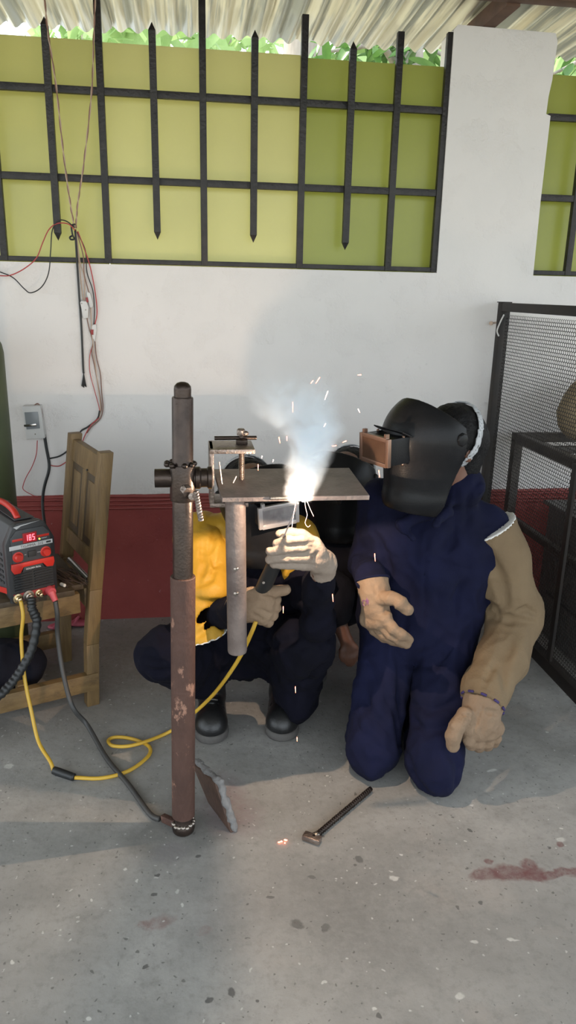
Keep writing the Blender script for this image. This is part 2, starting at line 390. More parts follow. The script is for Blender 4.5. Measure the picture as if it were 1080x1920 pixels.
M['mesh']=mat('screen_black',(0.0112,0.0098,0.0091),(0.0245,0.0168,0.0126),9,.6,.2)
M['table_steel']=mat('table_steel',(0.035,0.028,0.0238),(0.063,0.0525,0.0434),10,.6,.3)
M['grey_paint']=mat('grey_paint',(0.0715,0.06825,0.065),(0.0975,0.091,0.08775),6,.6)
M['straw']=mat('straw',(0.21,0.154,0.084),(0.294,0.224,0.133),30,.8,bump=.4,bscale=120)
M['concrete_lump']=mat('concrete_lump',(0.12,0.1162,0.1125),(0.195,0.1875,0.1837),30,.9,bump=.6,bscale=80)
M['slab_rust']=mat('slab_rust',(0.04125,0.021,0.015),(0.09,0.04875,0.0315),16,.75,bump=.4,bscale=70)
M['chrome']=mat('bright_pipe',(.5,.47,.45),rough=.22,metal=1)
M['rod']=mat('electrode_flux',(.045,.025,.018),(.09,.05,.035),20,.8)
M['chalk']=mat('chalk',(.7,.66,.6),rough=.9)
M['pink']=mat('pink_rubber',(.45,.09,.13),rough=.6)
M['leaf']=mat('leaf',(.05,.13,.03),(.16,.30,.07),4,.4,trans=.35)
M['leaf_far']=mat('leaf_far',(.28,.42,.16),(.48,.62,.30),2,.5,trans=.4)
M['bark']=mat('bark',(.22,.19,.16),(.42,.38,.33),9,.9,bump=.5,bscale=20,stretch=(1,1,.3))
M['grass']=mat('grass_ground',(.30,.30,.21),(.42,.40,.33),3,.95)
M['spark']=mat('glowing_spark',(1,.25,.1),emit=(1,.24,.12),es=6)
M['spark_white']=mat('white_hot_spark',(1,.7,.6),emit=(1,.62,.5),es=6)
M['mound']=mat('dark_arc_blocker',(.03,.026,.024),(.06,.05,.045),200,.7,bump=.4,bscale=300)  # colour of the added mound behind the arc
M['hot']=mat('hot_weld_metal',(.5,.2,.05),emit=(1,.42,.10),es=14)
M['arc']=mat('arc_plasma',(1,1,1),emit=(1,.86,.74),es=900)
M['electrode']=mat('electrode_grey',(.30,.27,.26),rough=.6)
# ================================================================ structure
WY = 3.26
def floor_material():
    m=bpy.data.materials.new('concrete_floor'); m.use_nodes=True; nt=m.node_tree; p=nt.nodes['Principled BSDF']; L=nt.links.new
    p.inputs['Roughness'].default_value=.62; p.inputs['Specular IOR Level'].default_value=.35
    tc=_n(nt,'ShaderNodeTexCoord').outputs['Object']
    def noise(s,d=6,r=.6,src=tc):
        n=_n(nt,'ShaderNodeTexNoise'); n.inputs['Scale'].default_value=s; n.inputs['Detail'].default_value=d; n.inputs['Roughness'].default_value=r; L(src,n.inputs['Vector']); return n
    def rng(x,a,b,c=0,d=1):
        r=_n(nt,'ShaderNodeMapRange'); L(x,r.inputs[0])
        for i,v in zip((1,2,3,4),(a,b,c,d)): r.inputs[i].default_value=v
        return r.outputs[0]
    def mix(f,a,b,mode='MIX'):
        x=_n(nt,'ShaderNodeMix',data_type='RGBA',blend_type=mode); L(f,x.inputs[0])
        for s,i in ((a,6),(b,7)):
            if isinstance(s,tuple): x.inputs[i].default_value=(*s,1)
            else: L(s,x.inputs[i])
        return x.outputs[2]
    def mul(a,b):
        x=_n(nt,'ShaderNodeMath',operation='MULTIPLY'); L(a,x.inputs[0])
        if isinstance(b,float): x.inputs[1].default_value=b
        else: L(b,x.inputs[1])
        return x.outputs[0]
    col=mix(rng(noise(1.3,5).outputs[0],.35,.65),(.27,.262,.245),(.40,.385,.36))
    col=mix(rng(noise(5.5,8,.7).outputs[0],.42,.68,0,.75),col,(.235,.228,.212))
    col=mix(rng(noise(2.1,6,.62).outputs[0],.56,.70,0,.5),col,(.40,.345,.30))
    col=mix(rng(noise(38,6,.75).outputs[0],.5,.72,0,.5),col,(.16,.155,.145))
    dn=noise(9,4).outputs['Color']; 
    ds=_n(nt,'ShaderNodeVectorMath',operation='MULTIPLY_ADD'); L(dn,ds.inputs[0]); ds.inputs[1].default_value=(.07,.07,0); L(tc,ds.inputs[2]); warp=ds.outputs[0]
    fine=noise(45,5,.7).outputs[0]
    def blob(px,py,rx,ry,rot,c,st,soft=.35,gr=0.0):
        nonlocal col
        q=fl(px,py); mp=_n(nt,'ShaderNodeMapping',vector_type='TEXTURE'); L(warp,mp.inputs[0])
        mp.inputs['Location'].default_value=(q[0]+.035,q[1]+.035,0); mp.inputs['Rotation'].default_value=(0,0,rot); mp.inputs['Scale'].default_value=(rx,ry,1)
        ln=_n(nt,'ShaderNodeVectorMath',operation='LENGTH'); L(mp.outputs[0],ln.inputs[0])
        f=rng(ln.outputs['Value'],1.0+soft/2,1.0-soft/2,0,st)
        if gr: f=mul(f,rng(fine,.42,.58,1-gr,1.0))
        col=mix(f,col,c)
    red=(.15,.045,.045)
    for a in [(912,1640,.045,.022,.1),(958,1637,.055,.03,-.1),(1000,1638,.035,.03,.2),(1050,1636,.075,.014,.08),(988,1618,.022,.022,.4),(918,1617,.014,.010,0),(1055,1585,.016,.010,.5),(1130,1634,.09,.012,.05)]: blob(*a,red,.8,.4,.35)
    for a in [(300,1730,.035,.02,.3,(.22,.10,.09),.6),(385,1748,.02,.012,0,(.22,.12,.11),.5),(272,1733,.012,.01,0,(.22,.10,.09),.55)]: blob(*a,.6,.6)
    for a in [(340,1562,.16,.085,.1,(.15,.148,.138),.75),(322,1595,.055,.04,0,(.22,.205,.205),.7)]: blob(*a,.4,.2)
    for a in [(432,1520,.075,.10,.3,(.26,.16,.19),.45),(420,1470,.05,.07,.2,(.26,.18,.2),.4)]: blob(*a,.9,.5)
    for a in [(553,1735,.017,.013,0),(614,1742,.016,.011,.3),(437,1860,.011,.012,0),(371,1609,.008,.008,0),(674,1607,.012,.013,0),(280,1810,.005,.005,0),(486,1875,.005,.006,0),(390,1876,.007,.009,0),(503,1681,.008,.006,0),(714,1902,.008,.008,0),(588,1648,.008,.006,0),(287,1680,.008,.006,0),(292,1640,.006,.005,0),(876,1556,.006,.005,0),(1030,1593,.006,.005,0),(906,1698,.006,.005,0)]: blob(*a,(.075,.073,.07),.8,.35)
    for a in [(740,1700,.24,.20,.5,(.17,.168,.16),.45),(620,1690,.12,.2,.2,(.16,.158,.15),.4),(430,1700,.16,.12,.1,(.21,.195,.185),.35),(800,1590,.12,.05,.2,(.2,.197,.187),.4),(700,1640,.1,.05,.2,(.19,.187,.178),.4)]: blob(*a,1.2,.4)
    for a in [(738,1647,.010,.009,0),(866,1870,.010,.009,.5),(329,1675,.006,.006,0),(1058,1576,.014,.010,.2),(20,1435,.014,.012,0),(924,1444,.018,.008,.1),(610,1850,.005,.003,0),(910,1358,.03,.007,0),(963,1763,.009,.006,0),(888,1764,.009,.006,0)]: blob(*a,(.62,.60,.56),.75,.4,.3)
    for a in [(250,1235,.40,.30,.2,(.20,.155,.115),.7),(60,1300,.35,.3,0,(.22,.18,.14),.5)]: blob(*a,1.3,.3)
    # flecks of paint and spatter
    for sc,thr,keep,c,st in ((26,.14,.90,(.62,.60,.56),.8),(55,.2,.86,(.55,.53,.5),.7),(30,.15,.90,(.09,.085,.08),.7),(70,.2,.72,(.10,.095,.09),.7)):
        vo=_n(nt,'ShaderNodeTexVoronoi'); vo.inputs['Scale'].default_value=sc; L(warp,vo.inputs['Vector'])
        sp=_n(nt,'ShaderNodeSeparateColor'); L(vo.outputs['Color'],sp.inputs[0])
        f=mul(rng(vo.outputs['Distance'],thr,thr*.7,0,st),rng(sp.outputs[0],keep,keep+.02))
        col=mix(f,col,c)
    hs=_n(nt,'ShaderNodeHueSaturation'); hs.inputs['Value'].default_value=.84; hs.inputs['Saturation'].default_value=.85; L(col,hs.inputs['Color']); L(hs.outputs[0],p.inputs['Base Color'])
    bp=_n(nt,'ShaderNodeBump'); bp.inputs['Strength'].default_value=.25; bp.inputs['Distance'].default_value=.01
    L(noise(24,8,.7).outputs[0],bp.inputs['Height']); L(bp.outputs[0],p.inputs['Normal'])
    return m
def wall_material():
    m=bpy.data.materials.new('plaster_wall'); m.use_nodes=True; nt=m.node_tree; p=nt.nodes['Principled BSDF']; L=nt.links.new
    p.inputs['Roughness'].default_value=.6; p.inputs['Specular IOR Level'].default_value=.3
    tc=_n(nt,'ShaderNodeTexCoord').outputs['Object']
    def noise(s,d=6,r=.6):
        n=_n(nt,'ShaderNodeTexNoise'); n.inputs['Scale'].default_value=s; n.inputs['Detail'].default_value=d; n.inputs['Roughness'].default_value=r; L(tc,n.inputs['Vector']); return n.outputs[0]
    def rng(x,a,b,c=0,d=1):
        r=_n(nt,'ShaderNodeMapRange'); L(x,r.inputs[0])
        for i,v in zip((1,2,3,4),(a,b,c,d)): r.inputs[i].default_value=v
        return r.outputs[0]
    def mix(f,a,b):
        x=_n(nt,'ShaderNodeMix',data_type='RGBA'); L(f,x.inputs[0])
        for s,i in ((a,6),(b,7)):
            if isinstance(s,tuple): x.inputs[i].default_value=(*s,1)
            else: L(s,x.inputs[i])
        return x.outputs[2]
    def math(op,a,b):
        x=_n(nt,'ShaderNodeMath',operation=op)
        for s,i in ((a,0),(b,1)):
            if isinstance(s,(int,float)): x.inputs[i].default_value=s
            else: L(s,x.inputs[i])
        return x.outputs[0]
    sz=_n(nt,'ShaderNodeSeparateXYZ'); L(tc,sz.inputs[0])
    white=mix(rng(noise(2.2),.35,.7),(.69,.65,.625),(.64,.61,.59))
    white=mix(rng(noise(17,8,.75),.64,.74,0,.35),white,(.42,.39,.37))
    red=mix(rng(noise(4),.35,.65),(.245,.045,.040),(.295,.058,.050))
    red=mix(rng(noise(60,5,.7),.66,.72,0,.5),red,(.45,.25,.24))
    edge=math('ADD',sz.outputs[2],math('MULTIPLY',math('SUBTRACT',noise(9),.5),.012))
    col=mix(rng(edge,.607,.611),red,white); L(col,p.inputs['Base Color'])
    lump=math('ADD',math('MULTIPLY',rng(noise(5.5,9,.62),.52,.75),1.0),math('MULTIPLY',noise(40,4),.12))
    bp=_n(nt,'ShaderNodeBump'); bp.inputs['Strength'].default_value=.35; bp.inputs['Distance'].default_value=.02
    L(lump,bp.inputs['Height']); L(bp.outputs[0],p.inputs['Normal'])
    return m
b=MB(); b.box((-7,-4,-.12),(7,WY+.16,0)); struct('floor',b,floor_material(),smooth=0)
WALL=wall_material()
b=MB()
poly=[(-5.5,0),(5.5,0),(5.5,1.59),(3.2,1.59),(3.2,2.53),(2.76,2.53),(2.76,1.59),(1.534,1.59),(1.530,1.9),(1.532,2.228),(1.512,2.234),(1.514,2.30),(1.522,2.36),(1.527,2.50),(1.515,2.53),(1.10,2.535),(1.085,2.515),(1.087,2.2),(1.09,1.59)]
poly+=[(-1.75,1.59),(-1.75,2.53),(-2.2,2.53),(-2.2,1.59),(-5.5,1.59)]
b.prism([(x,WY,z) for x,z in poly],(0,1,0),.15)
struct('wall_back',b,WALL,smooth=0)
# red moulded lines along the top of the red dado
M['dado']=mat('dado_red',(.245,.045,.040),(.295,.058,.050),4,.5,wear=(.45,.25,.24),wscale=60,wlo=.68,whi=.72)
b=MB()
for i,z0 in enumerate((.600,.585,.565,.548)):
    P=[V(x,WY+.001-.002*(i%2),z0+.004*float(perlin(V(x*2.1,i*5.,.3)[None])[0])*2) for x in np.arange(-5.4,5.5,.12)]
    b.tube(P,.0065 if i else .008,6,2)
struct('trim_1',b,M['dado'],smooth=180)
# grilles ("window_1" is the long one, "window_2" right of the pillar)
def window(name,x0,x1,fulls,shorts,panes,edge):
    root=bpy.data.objects.new(name,None); COL.objects.link(root); root.location=((x0+x1)/2,WY,1.6); root['kind']='structure'; _org[name]=np.array(root.location)
    y=WY+.006; w=.027
    for x,zt in fulls:
        mb=MB(); mb.box((x-w/2,y,1.594),(x+w/2,y+w,zt)); build('vertical_bar',mb,M['black_steel'],root,bev=.002)
    for x,z0,z1 in shorts:
        mb=MB(); c=V(x,y-.012,0)
        mb.box((x-w/2,y-.018,z0+.03),(x+w/2,y+.006,z1-.03))
        for za,zb in ((z0+.03,z0),(z1-.03,z1)):
            q=[(x-w/2,y-.018,za),(x+w/2,y-.018,za),(x+w/2,y+.006,za),(x-w/2,y+.006,za),(x,y-.006,zb)]
            mb.add(q,[(0,1,2,3),(0,1,4),(1,2,4),(2,3,4),(3,0,4)])
        build('pointed_bar',mb,M['black_steel'],root,smooth=20)
    for z,h in ((1.6035,.019),(1.913,.027),(2.227,.027)):
        mb=MB(); mb.box((x0,y+.004,z-h/2),(x1,y+.004+w*.8,z+h/2)); build('horizontal_bar',mb,M['black_steel'],root,bev=.002)
    for a,c,zt,pm in panes:
        mb=MB(); mb.box((a,WY+.085,1.592),(c,WY+.089,zt)); build('pane',mb,M[pm],root,smooth=0)
    return root
window('window_1',-1.75,1.094,[(-1.55,2.62),(-1.13,2.62),(-.722,2.62),(-.311,2.62),(.083,2.62),(.485,2.535),(.872,2.50),(1.078,2.51)],
    [(-1.33,1.675,2.465),(-.93,1.675,2.465),(-.504,1.675,2.464),(-.108,1.69,2.47),(.286,1.69,2.468),(.677,1.672,2.452)],
    [(-1.74,-.313,2.418,'pane_a'),(-.311,.483,2.414,'pane_b'),(.485,1.094,2.406,'pane_c')],1)
window('window_2',1.530,2.76,[(1.70,2.5),(2.1,2.5),(2.5,2.5)],[(1.9,1.68,2.46),(2.3,1.68,2.46)],[(1.53,2.14,2.404,'pane_c'),(2.142,2.76,2.404,'pane_c')],0)
# roof of corrugated sheets, low eave beyond the wall
EZ,EY,SL=2.607,3.86,.033
def roof_z(y): return EZ+SL*(EY-y)
root=bpy.data.objects.new('ceiling',None); COL.objects.link(root); root['kind']='structure'; _org['ceiling']=np.zeros(3)
sw=.84; k=0
for x0 in np.arange(-4.2,4.2,sw-.076):
    for y1,y0,dz in ((EY,1.6,0),(1.75,-1.0,.012)):
        xs=np.linspace(x0,x0+sw,int(sw/.0095)+1); ys=np.linspace(y1+(RNG.random()-.5)*.02,y0,7); vs=[]; fs=[]
        for y in ys:
            for x in xs: vs.append((x,y,roof_z(y)+dz+.0115*cos(2*pi*x/.076)+.004*(k%2)+.004*sin(y*5+k)))
        n=len(xs)
        for j in range(len(ys)-1):
            for i in range(n-1): fs.append((j*n+i,j*n+i+1,(j+1)*n+i+1,(j+1)*n+i))
        mb=MB(); mb.add(vs,fs); o=build('roof_sheet',mb,M['roof'],root,smooth=180)
        sd=o.modifiers.new('thick','SOLIDIFY'); sd.thickness=.0012
    k+=1
b=MB(); b.box((-5,2.975,2.545),(5,3.035,2.624)); struct('trim_2',b,M['beam'],bev=.003)
b=MB(); b.box((1.205,-.5,2.536),(1.26,2.975,2.61)); b.box((1.205,3.035,2.536),(1.26,3.5,2.60)); struct('trim_3',b,M['beam'],bev=.003)
# ground beyond
b=MB(); b.add([(-60,-40,-.14),(60,-40,-.14),(60,60,-.14),(-60,60,-.14)],[(0,1,2,3)]); o=struct('ground',b,M['grass'],smooth=0)
# ================================================================ trees beyond the wall
def leaf_mesh():
    b=MB(); L=.16; vs=[]; n=6
    for i in range(n+1):
        t=i/n; w=.024*math.sin(pi*min(1,t*.96+.04))**.8; z=.03*t*t*-1.2
        vs+=[(-w,t*L,z+.006),(0,t*L,z),(w,t*L,z+.006)]
    fs=[]
    for i in range(n):
        for j in (0,1): fs.append((i*3+j,i*3+j+1,(i+1)*3+j+1,(i+1)*3+j))
    b.add(vs,fs); return b
LEAF=None
def rot_to(d,roll):
    d=unit(d); x=unit(np.cross(d,V(0,0,1)+.01)); z=np.cross(x,d); R=Matrix(((x[0],d[0],z[0]),(x[1],d[1],z[1]),(x[2],d[2],z[2])))
    return R.to_4x4() @ Matrix.Rotation(roll,4,'Y')
def leafy_tree(label,base,trunk,branches,nleaf,spread,group='broad leaved trees behind the wall'):
    global LEAF
    t=thing('broadleaf_tree',label,'tree',base,group)
    mb=MB(); mb.tube(trunk,[.16,.15,.13,.11],12,4); tr=build('trunk',mb,M['bark'],t,smooth=180)
    mb=MB()
    for br in branches: mb.tube(br,[.035,.02,.008],7,4)
    build('branch',mb,M['bark'],t,smooth=180)
    R=random.Random(len(label)*3)
    for i in range(nleaf):
        br=R.choice(branches); P=spline(br,4); c=P[R.randrange(3,len(P))]+np.array([R.gauss(0,spread),R.gauss(0,spread),R.gauss(0,spread*.7)])
        if LEAF is None:
            o=build('leaf',leaf_mesh(),M['leaf'],t,smooth=180); me=o.data
            for v in me.vertices: v.co=v.co+Vector(_org[t.name])
            LEAF=me
        else:
            o=bpy.data.objects.new('leaf',LEAF); COL.objects.link(o); o.parent=t
        a=R.random()*2*pi; d=V(cos(a),sin(a),R.uniform(-1.1,.25)); s=R.uniform(.8,1.35)
        mw=Matrix.Translation(Vector(c-_org[t.name])) @ rot_to(d,R.uniform(-.8,.8)) @ Matrix.Scale(s,4)
        o.matrix_local=mw
    return t
c1=at(700,100,4.9); c2=at(800,105,5.1); c3=at(640,98,5.2); c4=at(1070,122,4.7)
leafy_tree('broad leaved tree with long leaves hanging above the sheets beside the pillar',(c1[0]+.5,5.6,-.14),
    [(c1[0]+.5,5.6,-.14),(c1[0]+.45,5.6,1.2),(c1[0]+.4,5.5,2.3),(c1[0]+.35,5.5,3.4)],
    [[(c1[0]+.4,5.5,2.6),c1+V(.2,.2,.1),c3],[(c1[0]+.4,5.5,2.7),c1+V(.1,.1,.05),c1+V(-.3,-.2,-.06)],[(c1[0]+.4,5.5,2.5),c2+V(-.1,.2,.1),c2+V(.2,-.2,-.1)],[(c1[0]+.4,5.5,3.0),c2+V(-.3,0,.3),c2+V(.5,-.1,.0)]],190,.15)
leafy_tree('broad leaved tree seen over the wall right of the pillar',(c4[0]+.6,5.4,-.14),
    [(c4[0]+.6,5.4,-.14),(c4[0]+.6,5.4,1.2),(c4[0]+.55,5.3,2.3),(c4[0]+.5,5.3,3.3)],
    [[(c4[0]+.5,5.3,2.5),c4+V(.3,.2,.1),c4+V(-.1,0,-.05)],[(c4[0]+.5,5.3,2.6),c4+V(.4,.1,.2),c4+V(.1,-.1,-.1)]],70,.13)
# pale trunk
tb=at(577,95,6.0); t=thing('pale_tree','pale barked tree trunk seen in the gap under the roof edge','tree',(tb[0],6.0,-.14))
mb=MB(); mb.tube([(tb[0],6,-.14),(tb[0]+.02,6,1.5),(tb[0]-.02,6,2.8),(tb[0]+.05,6,5)],[.26,.21,.17,.14],16,5); build('trunk',mb,M['bark'],t,smooth=180)
s=Sdf((tb[0]-1.2,5.0,3.6),(tb[0]+1.3,7.2,5.6),.09)
for i in range(14): s.ell(V(tb[0],6,4.7)+RNG.normal(size=3)*V(.5,.4,.3),V(.4,.4,.3),k=.1)
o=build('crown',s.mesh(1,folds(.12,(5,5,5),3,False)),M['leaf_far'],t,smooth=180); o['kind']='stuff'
# distant bright trees
def far_tree(label,x,y,h,r,sd):
    t=thing('distant_tree',label,'tree',(x,y,-.14),'distant trees beyond the yard'); R=np.random.default_rng(sd)
    mb=MB(); mb.tube([(x,y,-.14),(x+.1,y,h*.35),(x,y,h*.7)],[.2,.16,.1],8,4); build('trunk',mb,M['bark'],t,smooth=180)
    n=800; c=R.normal(size=(n,3)); c/=np.linalg.norm(c,axis=1)[:,None]; c=c*(R.random((n,1))**.4)*V(r,r,h*.36)+V(x,y,h*.62); mb=MB(); vs=[];fs=[]
    a=R.normal(size=(n,3))*.14; d=R.normal(size=(n,3))*.10
    for i in range(n):
        k=len(vs); vs+=[c[i]-a[i],c[i]+d[i],c[i]+a[i],c[i]-d[i]]; fs.append((k,k+1,k+2,k+3))
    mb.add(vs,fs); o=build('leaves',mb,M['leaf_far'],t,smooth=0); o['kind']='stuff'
for i,(px,y,h,r,lb) in enumerate(((260,14,4.6,1.5,'pale green distant tree in the gap beside the second full bar'),(420,17,4.4,1.3,'pale green distant tree in the gap over the middle of the sheets'),(160,19,5.3,1.4,'hazy distant tree at the left of the gap under the roof'),(640,12,5.5,1.5,'distant tree behind the long leaves near the pillar'),(1130,11,5.0,1.4,'distant tree behind the leaves right of the pillar'))):
    q=at(px,90,y); far_tree(lb,q[0],y,(1.75+.285*y)/.62,r,i+2)
# overhead cable right of the pillar
mb=MB(); mb.tube([(1.4,4.3,2.62),(2.0,4.32,2.585),(3.0,4.3,2.62),(5.0,4.3,2.7)],.006,6,5); tag(build('overhead_cable',mb,M['cable_grey'],smooth=180),'grey overhead cable outside right of the pillar under the roof edge','cable')
# ================================================================ welding stand (post, collar, arm, clamp)
PB=V(-.032,1.794,0); PT=V(-.010,1.800,1.28); PD=unit(PT-PB)
def pp(z): return PB+(PT-PB)*(z/1.28)
st=thing('welding_stand','rusty red and dark steel pipe post with a screw clamp, standing on the floor','welding stand',PB)
b=MB(); b.lathe([(.026,0),(.026,-.705),(.031,-.705),(.032,-.703),(.032,-.002),(.0305,0),(.026,0)],pp(.786),PD,36)
b=MB(); b.lathe([(.024,.055),(.0325,.055),(.0325,.785),(.031,.787),(.027,.787)],PB,PD,36); build('outer_tube',b,M['rust'],st)
b=MB(); b.lathe([(.026,.5),(.026,1.247),(.0245,1.250),(.018,1.250)],PB,PD,32); build('inner_tube',b,M['dark_steel'],st)
b=MB(); b.lathe([(.020,1.21),(.021,1.268),(.020,1.276),(.014,1.283),(.006,1.286)],PB,PD,32); build('top_plug',b,M['dark_steel'],st)
b=MB(); b.lathe([(.027,0),(.031,.004),(.033,.015),(.031,.026),(.027,.032),(.026,.06)],PB,PD,32); build('base_foot',b,M['dark_steel'],st)
b=MB()
for i in range(16):
    a=2*pi*i/16; b.sphere(PB+V(cos(a)*.0285,sin(a)*.0285,.031+.002*sin(i*2.3)),(.0075,.0075,.006),8,6)
build('weld_bead',b,M['bolt'],st,smooth=180)
b=MB(); b.lathe([(.0262,.992),(.031,.992),(.032,.996),(.032,1.079),(.0305,1.083),(.0262,1.083)],PB,PD,36); build('collar',b,M['dark_steel'],st)
az=1.047; AY=1.806
b=MB(); b.lathe([(.017,0),(.017,-.001),(.0235,-.001),(.0235,.124),(.0235,.124)],V(-.082,AY,az),V(1,0,0),28); b.lathe([(.017,.02),(.0172,.0005)],V(-.082,AY,az),V(1,0,0),28)
build('cross_tube',b,M['dark_steel'],st)
b=MB(); b.lathe([(.0235,0),(.028,.002),(.0285,.012),(.024,.016),(.024,.030),(.028,.033),(.0285,.042),(.02,.044)],V(.016,AY,az),V(1,0,0),28); build('arm_flange',b,M['dark_steel'],st)
b=MB()
for i in range(9):
    a=2*pi*i/9; b.sphere(pp(1.083)+V(cos(a)*.028-.012*(cos(a)<-.2),sin(a)*.028,.002),(.008,.008,.007),8,6)
build('collar_weld',b,M['dark_steel'],st,smooth=180)
# clamp jaw: spine plate and top plate
sp0=fl(453,904,.990); CX,CY=sp0[0],sp0[1]
ybk,yfr=CY+.05,CY-.075
b=MB(); b.box((.056,yfr+.01,.948),(.068,ybk-.01,1.098)); build('clamp_spine',b,M['worn_steel'],st,bev=.002)
b=MB(); b.box((.056,yfr,1.086),(CX+.030,ybk,1.098)); build('clamp_top_jaw',b,M['worn_steel'],st,bev=.0025)
b=MB(); b.box((.056,yfr+.012,.936),(.16,ybk-.012,.9475)); build('clamp_bottom_jaw',b,M['worn_steel'],st,bev=.002)
b=MB(); n=0
b.cyl(V(CX,CY,.9915),V(CX,CY,1.128),.0072,n=14)
for i in range(42): b.lathe([(.0072,0),(.0092,.0012),(.0072,.0024)],V(CX,CY,.996+i*.0031),V(.02,0,1),12)
build('clamp_screw',b,M['worn_steel'],st,smooth=60)
b=MB(); b.lathe([(.018,0),(.018,.012),(.012,.016)],V(CX,CY,1.098),V(0,0,1),6); build('clamp_nut',b,M['dark_steel'],st,bev=.0015)
b=MB(); b.lathe([(.013,0),(.013,.014),(.009,.018)],V(CX-.002,CY,1.122),V(0,0,1),6); b.sphere(V(CX+.01,CY-.006,1.128),(.009,.008,.007),10,8); build('screw_head',b,M['worn_steel'],st,bev=.001)
h0=at(402,821,CY); h1=at(481,822,CY); hz=(h0[2]+h1[2])/2
b=MB(); b.cyl(V(h0[0],CY-.004,hz+.001),V(h1[0],CY+.004,hz),.0055,n=14); build('tommy_bar',b,M['dark_steel'],st,label='short round bar through the clamp screw head')
b=MB(); b.cyl(at(411,866,CY-.04),at(421,947,CY-.05),.0021,n=8); b.cyl(at(443,893,CY-.03),at(422,936,CY-.05),.0026,n=8); build('hanging_wire_piece',b,M['bolt'],st)
# locking bolt and its short rebar handle
k0=at(347,917,1.770); k1=at(360,931,1.745); k2=at(367,921,1.735); k3=at(377,976,1.735)
b=MB(); b.cyl(pp(1.01)+V(.02,-.02,0),k1,.009,n=12); b.lathe([(.015,0),(.015,.014)],k0-.0,k1-k0,6); b.sphere(k0,(.014,.013,.013),10,8); build('locking_bolt',b,M['worn_steel'],st,bev=.001)
b=MB(); b.cyl(k2,k3,.0068,n=12); d=unit(k3-k2)
for i in range(10): b.lathe([(.0066,0),(.0082,.0015),(.0066,.003)],k2+d*(.004+i*.0072),d+V(.25,.1,0),12)
build('rebar_handle',b,M['worn_steel'],st,smooth=50)
g0=fl(298,1536,.012); b=MB(); b.bar(V(-.055,1.79,.03),g0+V(.012,0,.004),.016,.022); build('earth_lug',b,M['rust'],st,bev=.002)
# ---------------------------------------------------------------- workpiece
YF=1.817; ZF=ARC[2]+.001
pl0=at(416,940,YF); pr0=at(693,930,YF)
x0,x1=pl0[0],pr0[0]
wp=thing('workpiece_plate','flat rusty steel plate held level in the clamp with a pipe under it','steel plate',(.28,1.95,.985))
b=MB(); zb=lambda x,y: ZF+.012*(y-YF)/.26
xb0,xb1=x0-.012,.472
tl=[V(x0,YF,0),V(x1,YF,0),V(xb1,YF+.262,0),V(xb0,YF+.262,0)]
b.hexa([V(p[0],p[1],zb(*p[:2])-.013) for p in tl]+[V(p[0],p[1],zb(*p[:2])) for p in tl]); build('plate',b,M['plate_steel'],wp,bev=.0012,seg=1)
pt=at(441,950,1.872); pbm=at(445,1222,1.872); pd=unit(V(pbm[0]-pt[0],0,pbm[2]-pt[2])); top=pt-pd*((ZF-.0118-pt[2])/pd[2])*-1
top=V(pt[0],1.872,ZF-.0115)
Lp=np.linalg.norm(V(pbm[0],1.872,pbm[2])-top); pd=unit(V(pbm[0],1.872,pbm[2])-top)
b=MB(); b.lathe([(.0272,0),(.0272,Lp-.006),(.0255,Lp),(.022,Lp),(.0215,Lp-.03)],top,pd,30); pipe=build('pipe',b,M['plate_steel'],wp,label='grey steel pipe hanging under the plate')
b=MB()
for zz in (1068,1114):
    q=at(442,zz,1.846); b.lathe([(.0065,0),(.0065,.004),(.003,.006)],q+V(0,.004,0),V(0,-1,0),8); b.sphere(q+V(.004,-.002,.003),(.0045,.003,.004),8,6)
build('weld_spot',b,M['bolt'],pipe,bev=0)
# weld bead along the front edge of the plate up to the arc
b=MB()
for i in range(11): b.sphere(V(ARC[0]-.03+.004*i-.04,YF-.001,ZF-.004),(.005,.004,.0042),8,6)
build('weld_bead',b,M['bolt'],wp,smooth=180)
b=MB()
for i in range(9): b.sphere(V(ARC[0]-.022+.0055*i,YF+.002,ZF-.0042),(.0055,.0058,.0042),8,6)
build('hot_weld',b,M['hot'],wp,smooth=180,label='glowing orange weld at the arc')
b=MB()
for dx,dy,dz,r in ((.013,.034,.006,.0105),(.021,.030,.004,.009),(.028,.028,.003,.008),(.008,.040,.004,.009),(.018,.042,.010,.008)): b.sphere(V(ARC[0]+dx,ARC[1]+dy,ZF+dz),(r,r*.9,r*1.1),10,8)  # added mound, keeps arc light off the middle and right of the wall
build('arc_blocker',b,M['mound'],wp,smooth=180,label='lump of weld slag on the plate behind the arc')
# ================================================================ leaning slab, hammer
G1=fl(441,1559); T1=at(411,1466,1.815); T2=at(367,1427,1.93); G2=V(.055,1.915,0)
sl=thing('steel_slab','rusty steel slab with broken concrete edge leaning against the foot of the post','slab',(.07,1.83,0))
n=unit(np.cross(T1-G1,G2-G1)); n=n if n[0]>0 else -n
def lat(p,q,k): return [p+(q-p)*t for t in np.linspace(0,1,k)]
b=MB(); face=[G2,G1,T1,T2]; b.prism(face,-n,.014); build('plate',b,M['slab_rust'],sl,bev=.002)
b=MB(); P=lat(G1,T1,9)+lat(T1,T2,7)[1:]; 
s=Sdf(np.min(P,0)-.04,np.max(P,0)+.04,.004)
for i,p in enumerate(P[:-1]):
    s.cone(p+n*.001,P[i+1]+n*.001,.009+.002*(i%3),.008+.003*((i+1)%2),.004)
s.clip(V(0,0,.001),V(0,0,-1)); build('concrete_edge',s.mesh(1,folds(.004,(60,60,60),2,False)),M['concrete_lump'],sl,smooth=180)
H0=fl(587,1571,.012); H1=fl(695,1479,.012)
hm=thing('chipping_hammer','homemade hammer of ribbed bar welded to a flat head, lying on the floor','hammer',(H0[0],H0[1],0))
b=MB(); d=unit(H1-H0); b.cyl(H0,H1,.0078,n=14); Lh=np.linalg.norm(H1-H0)
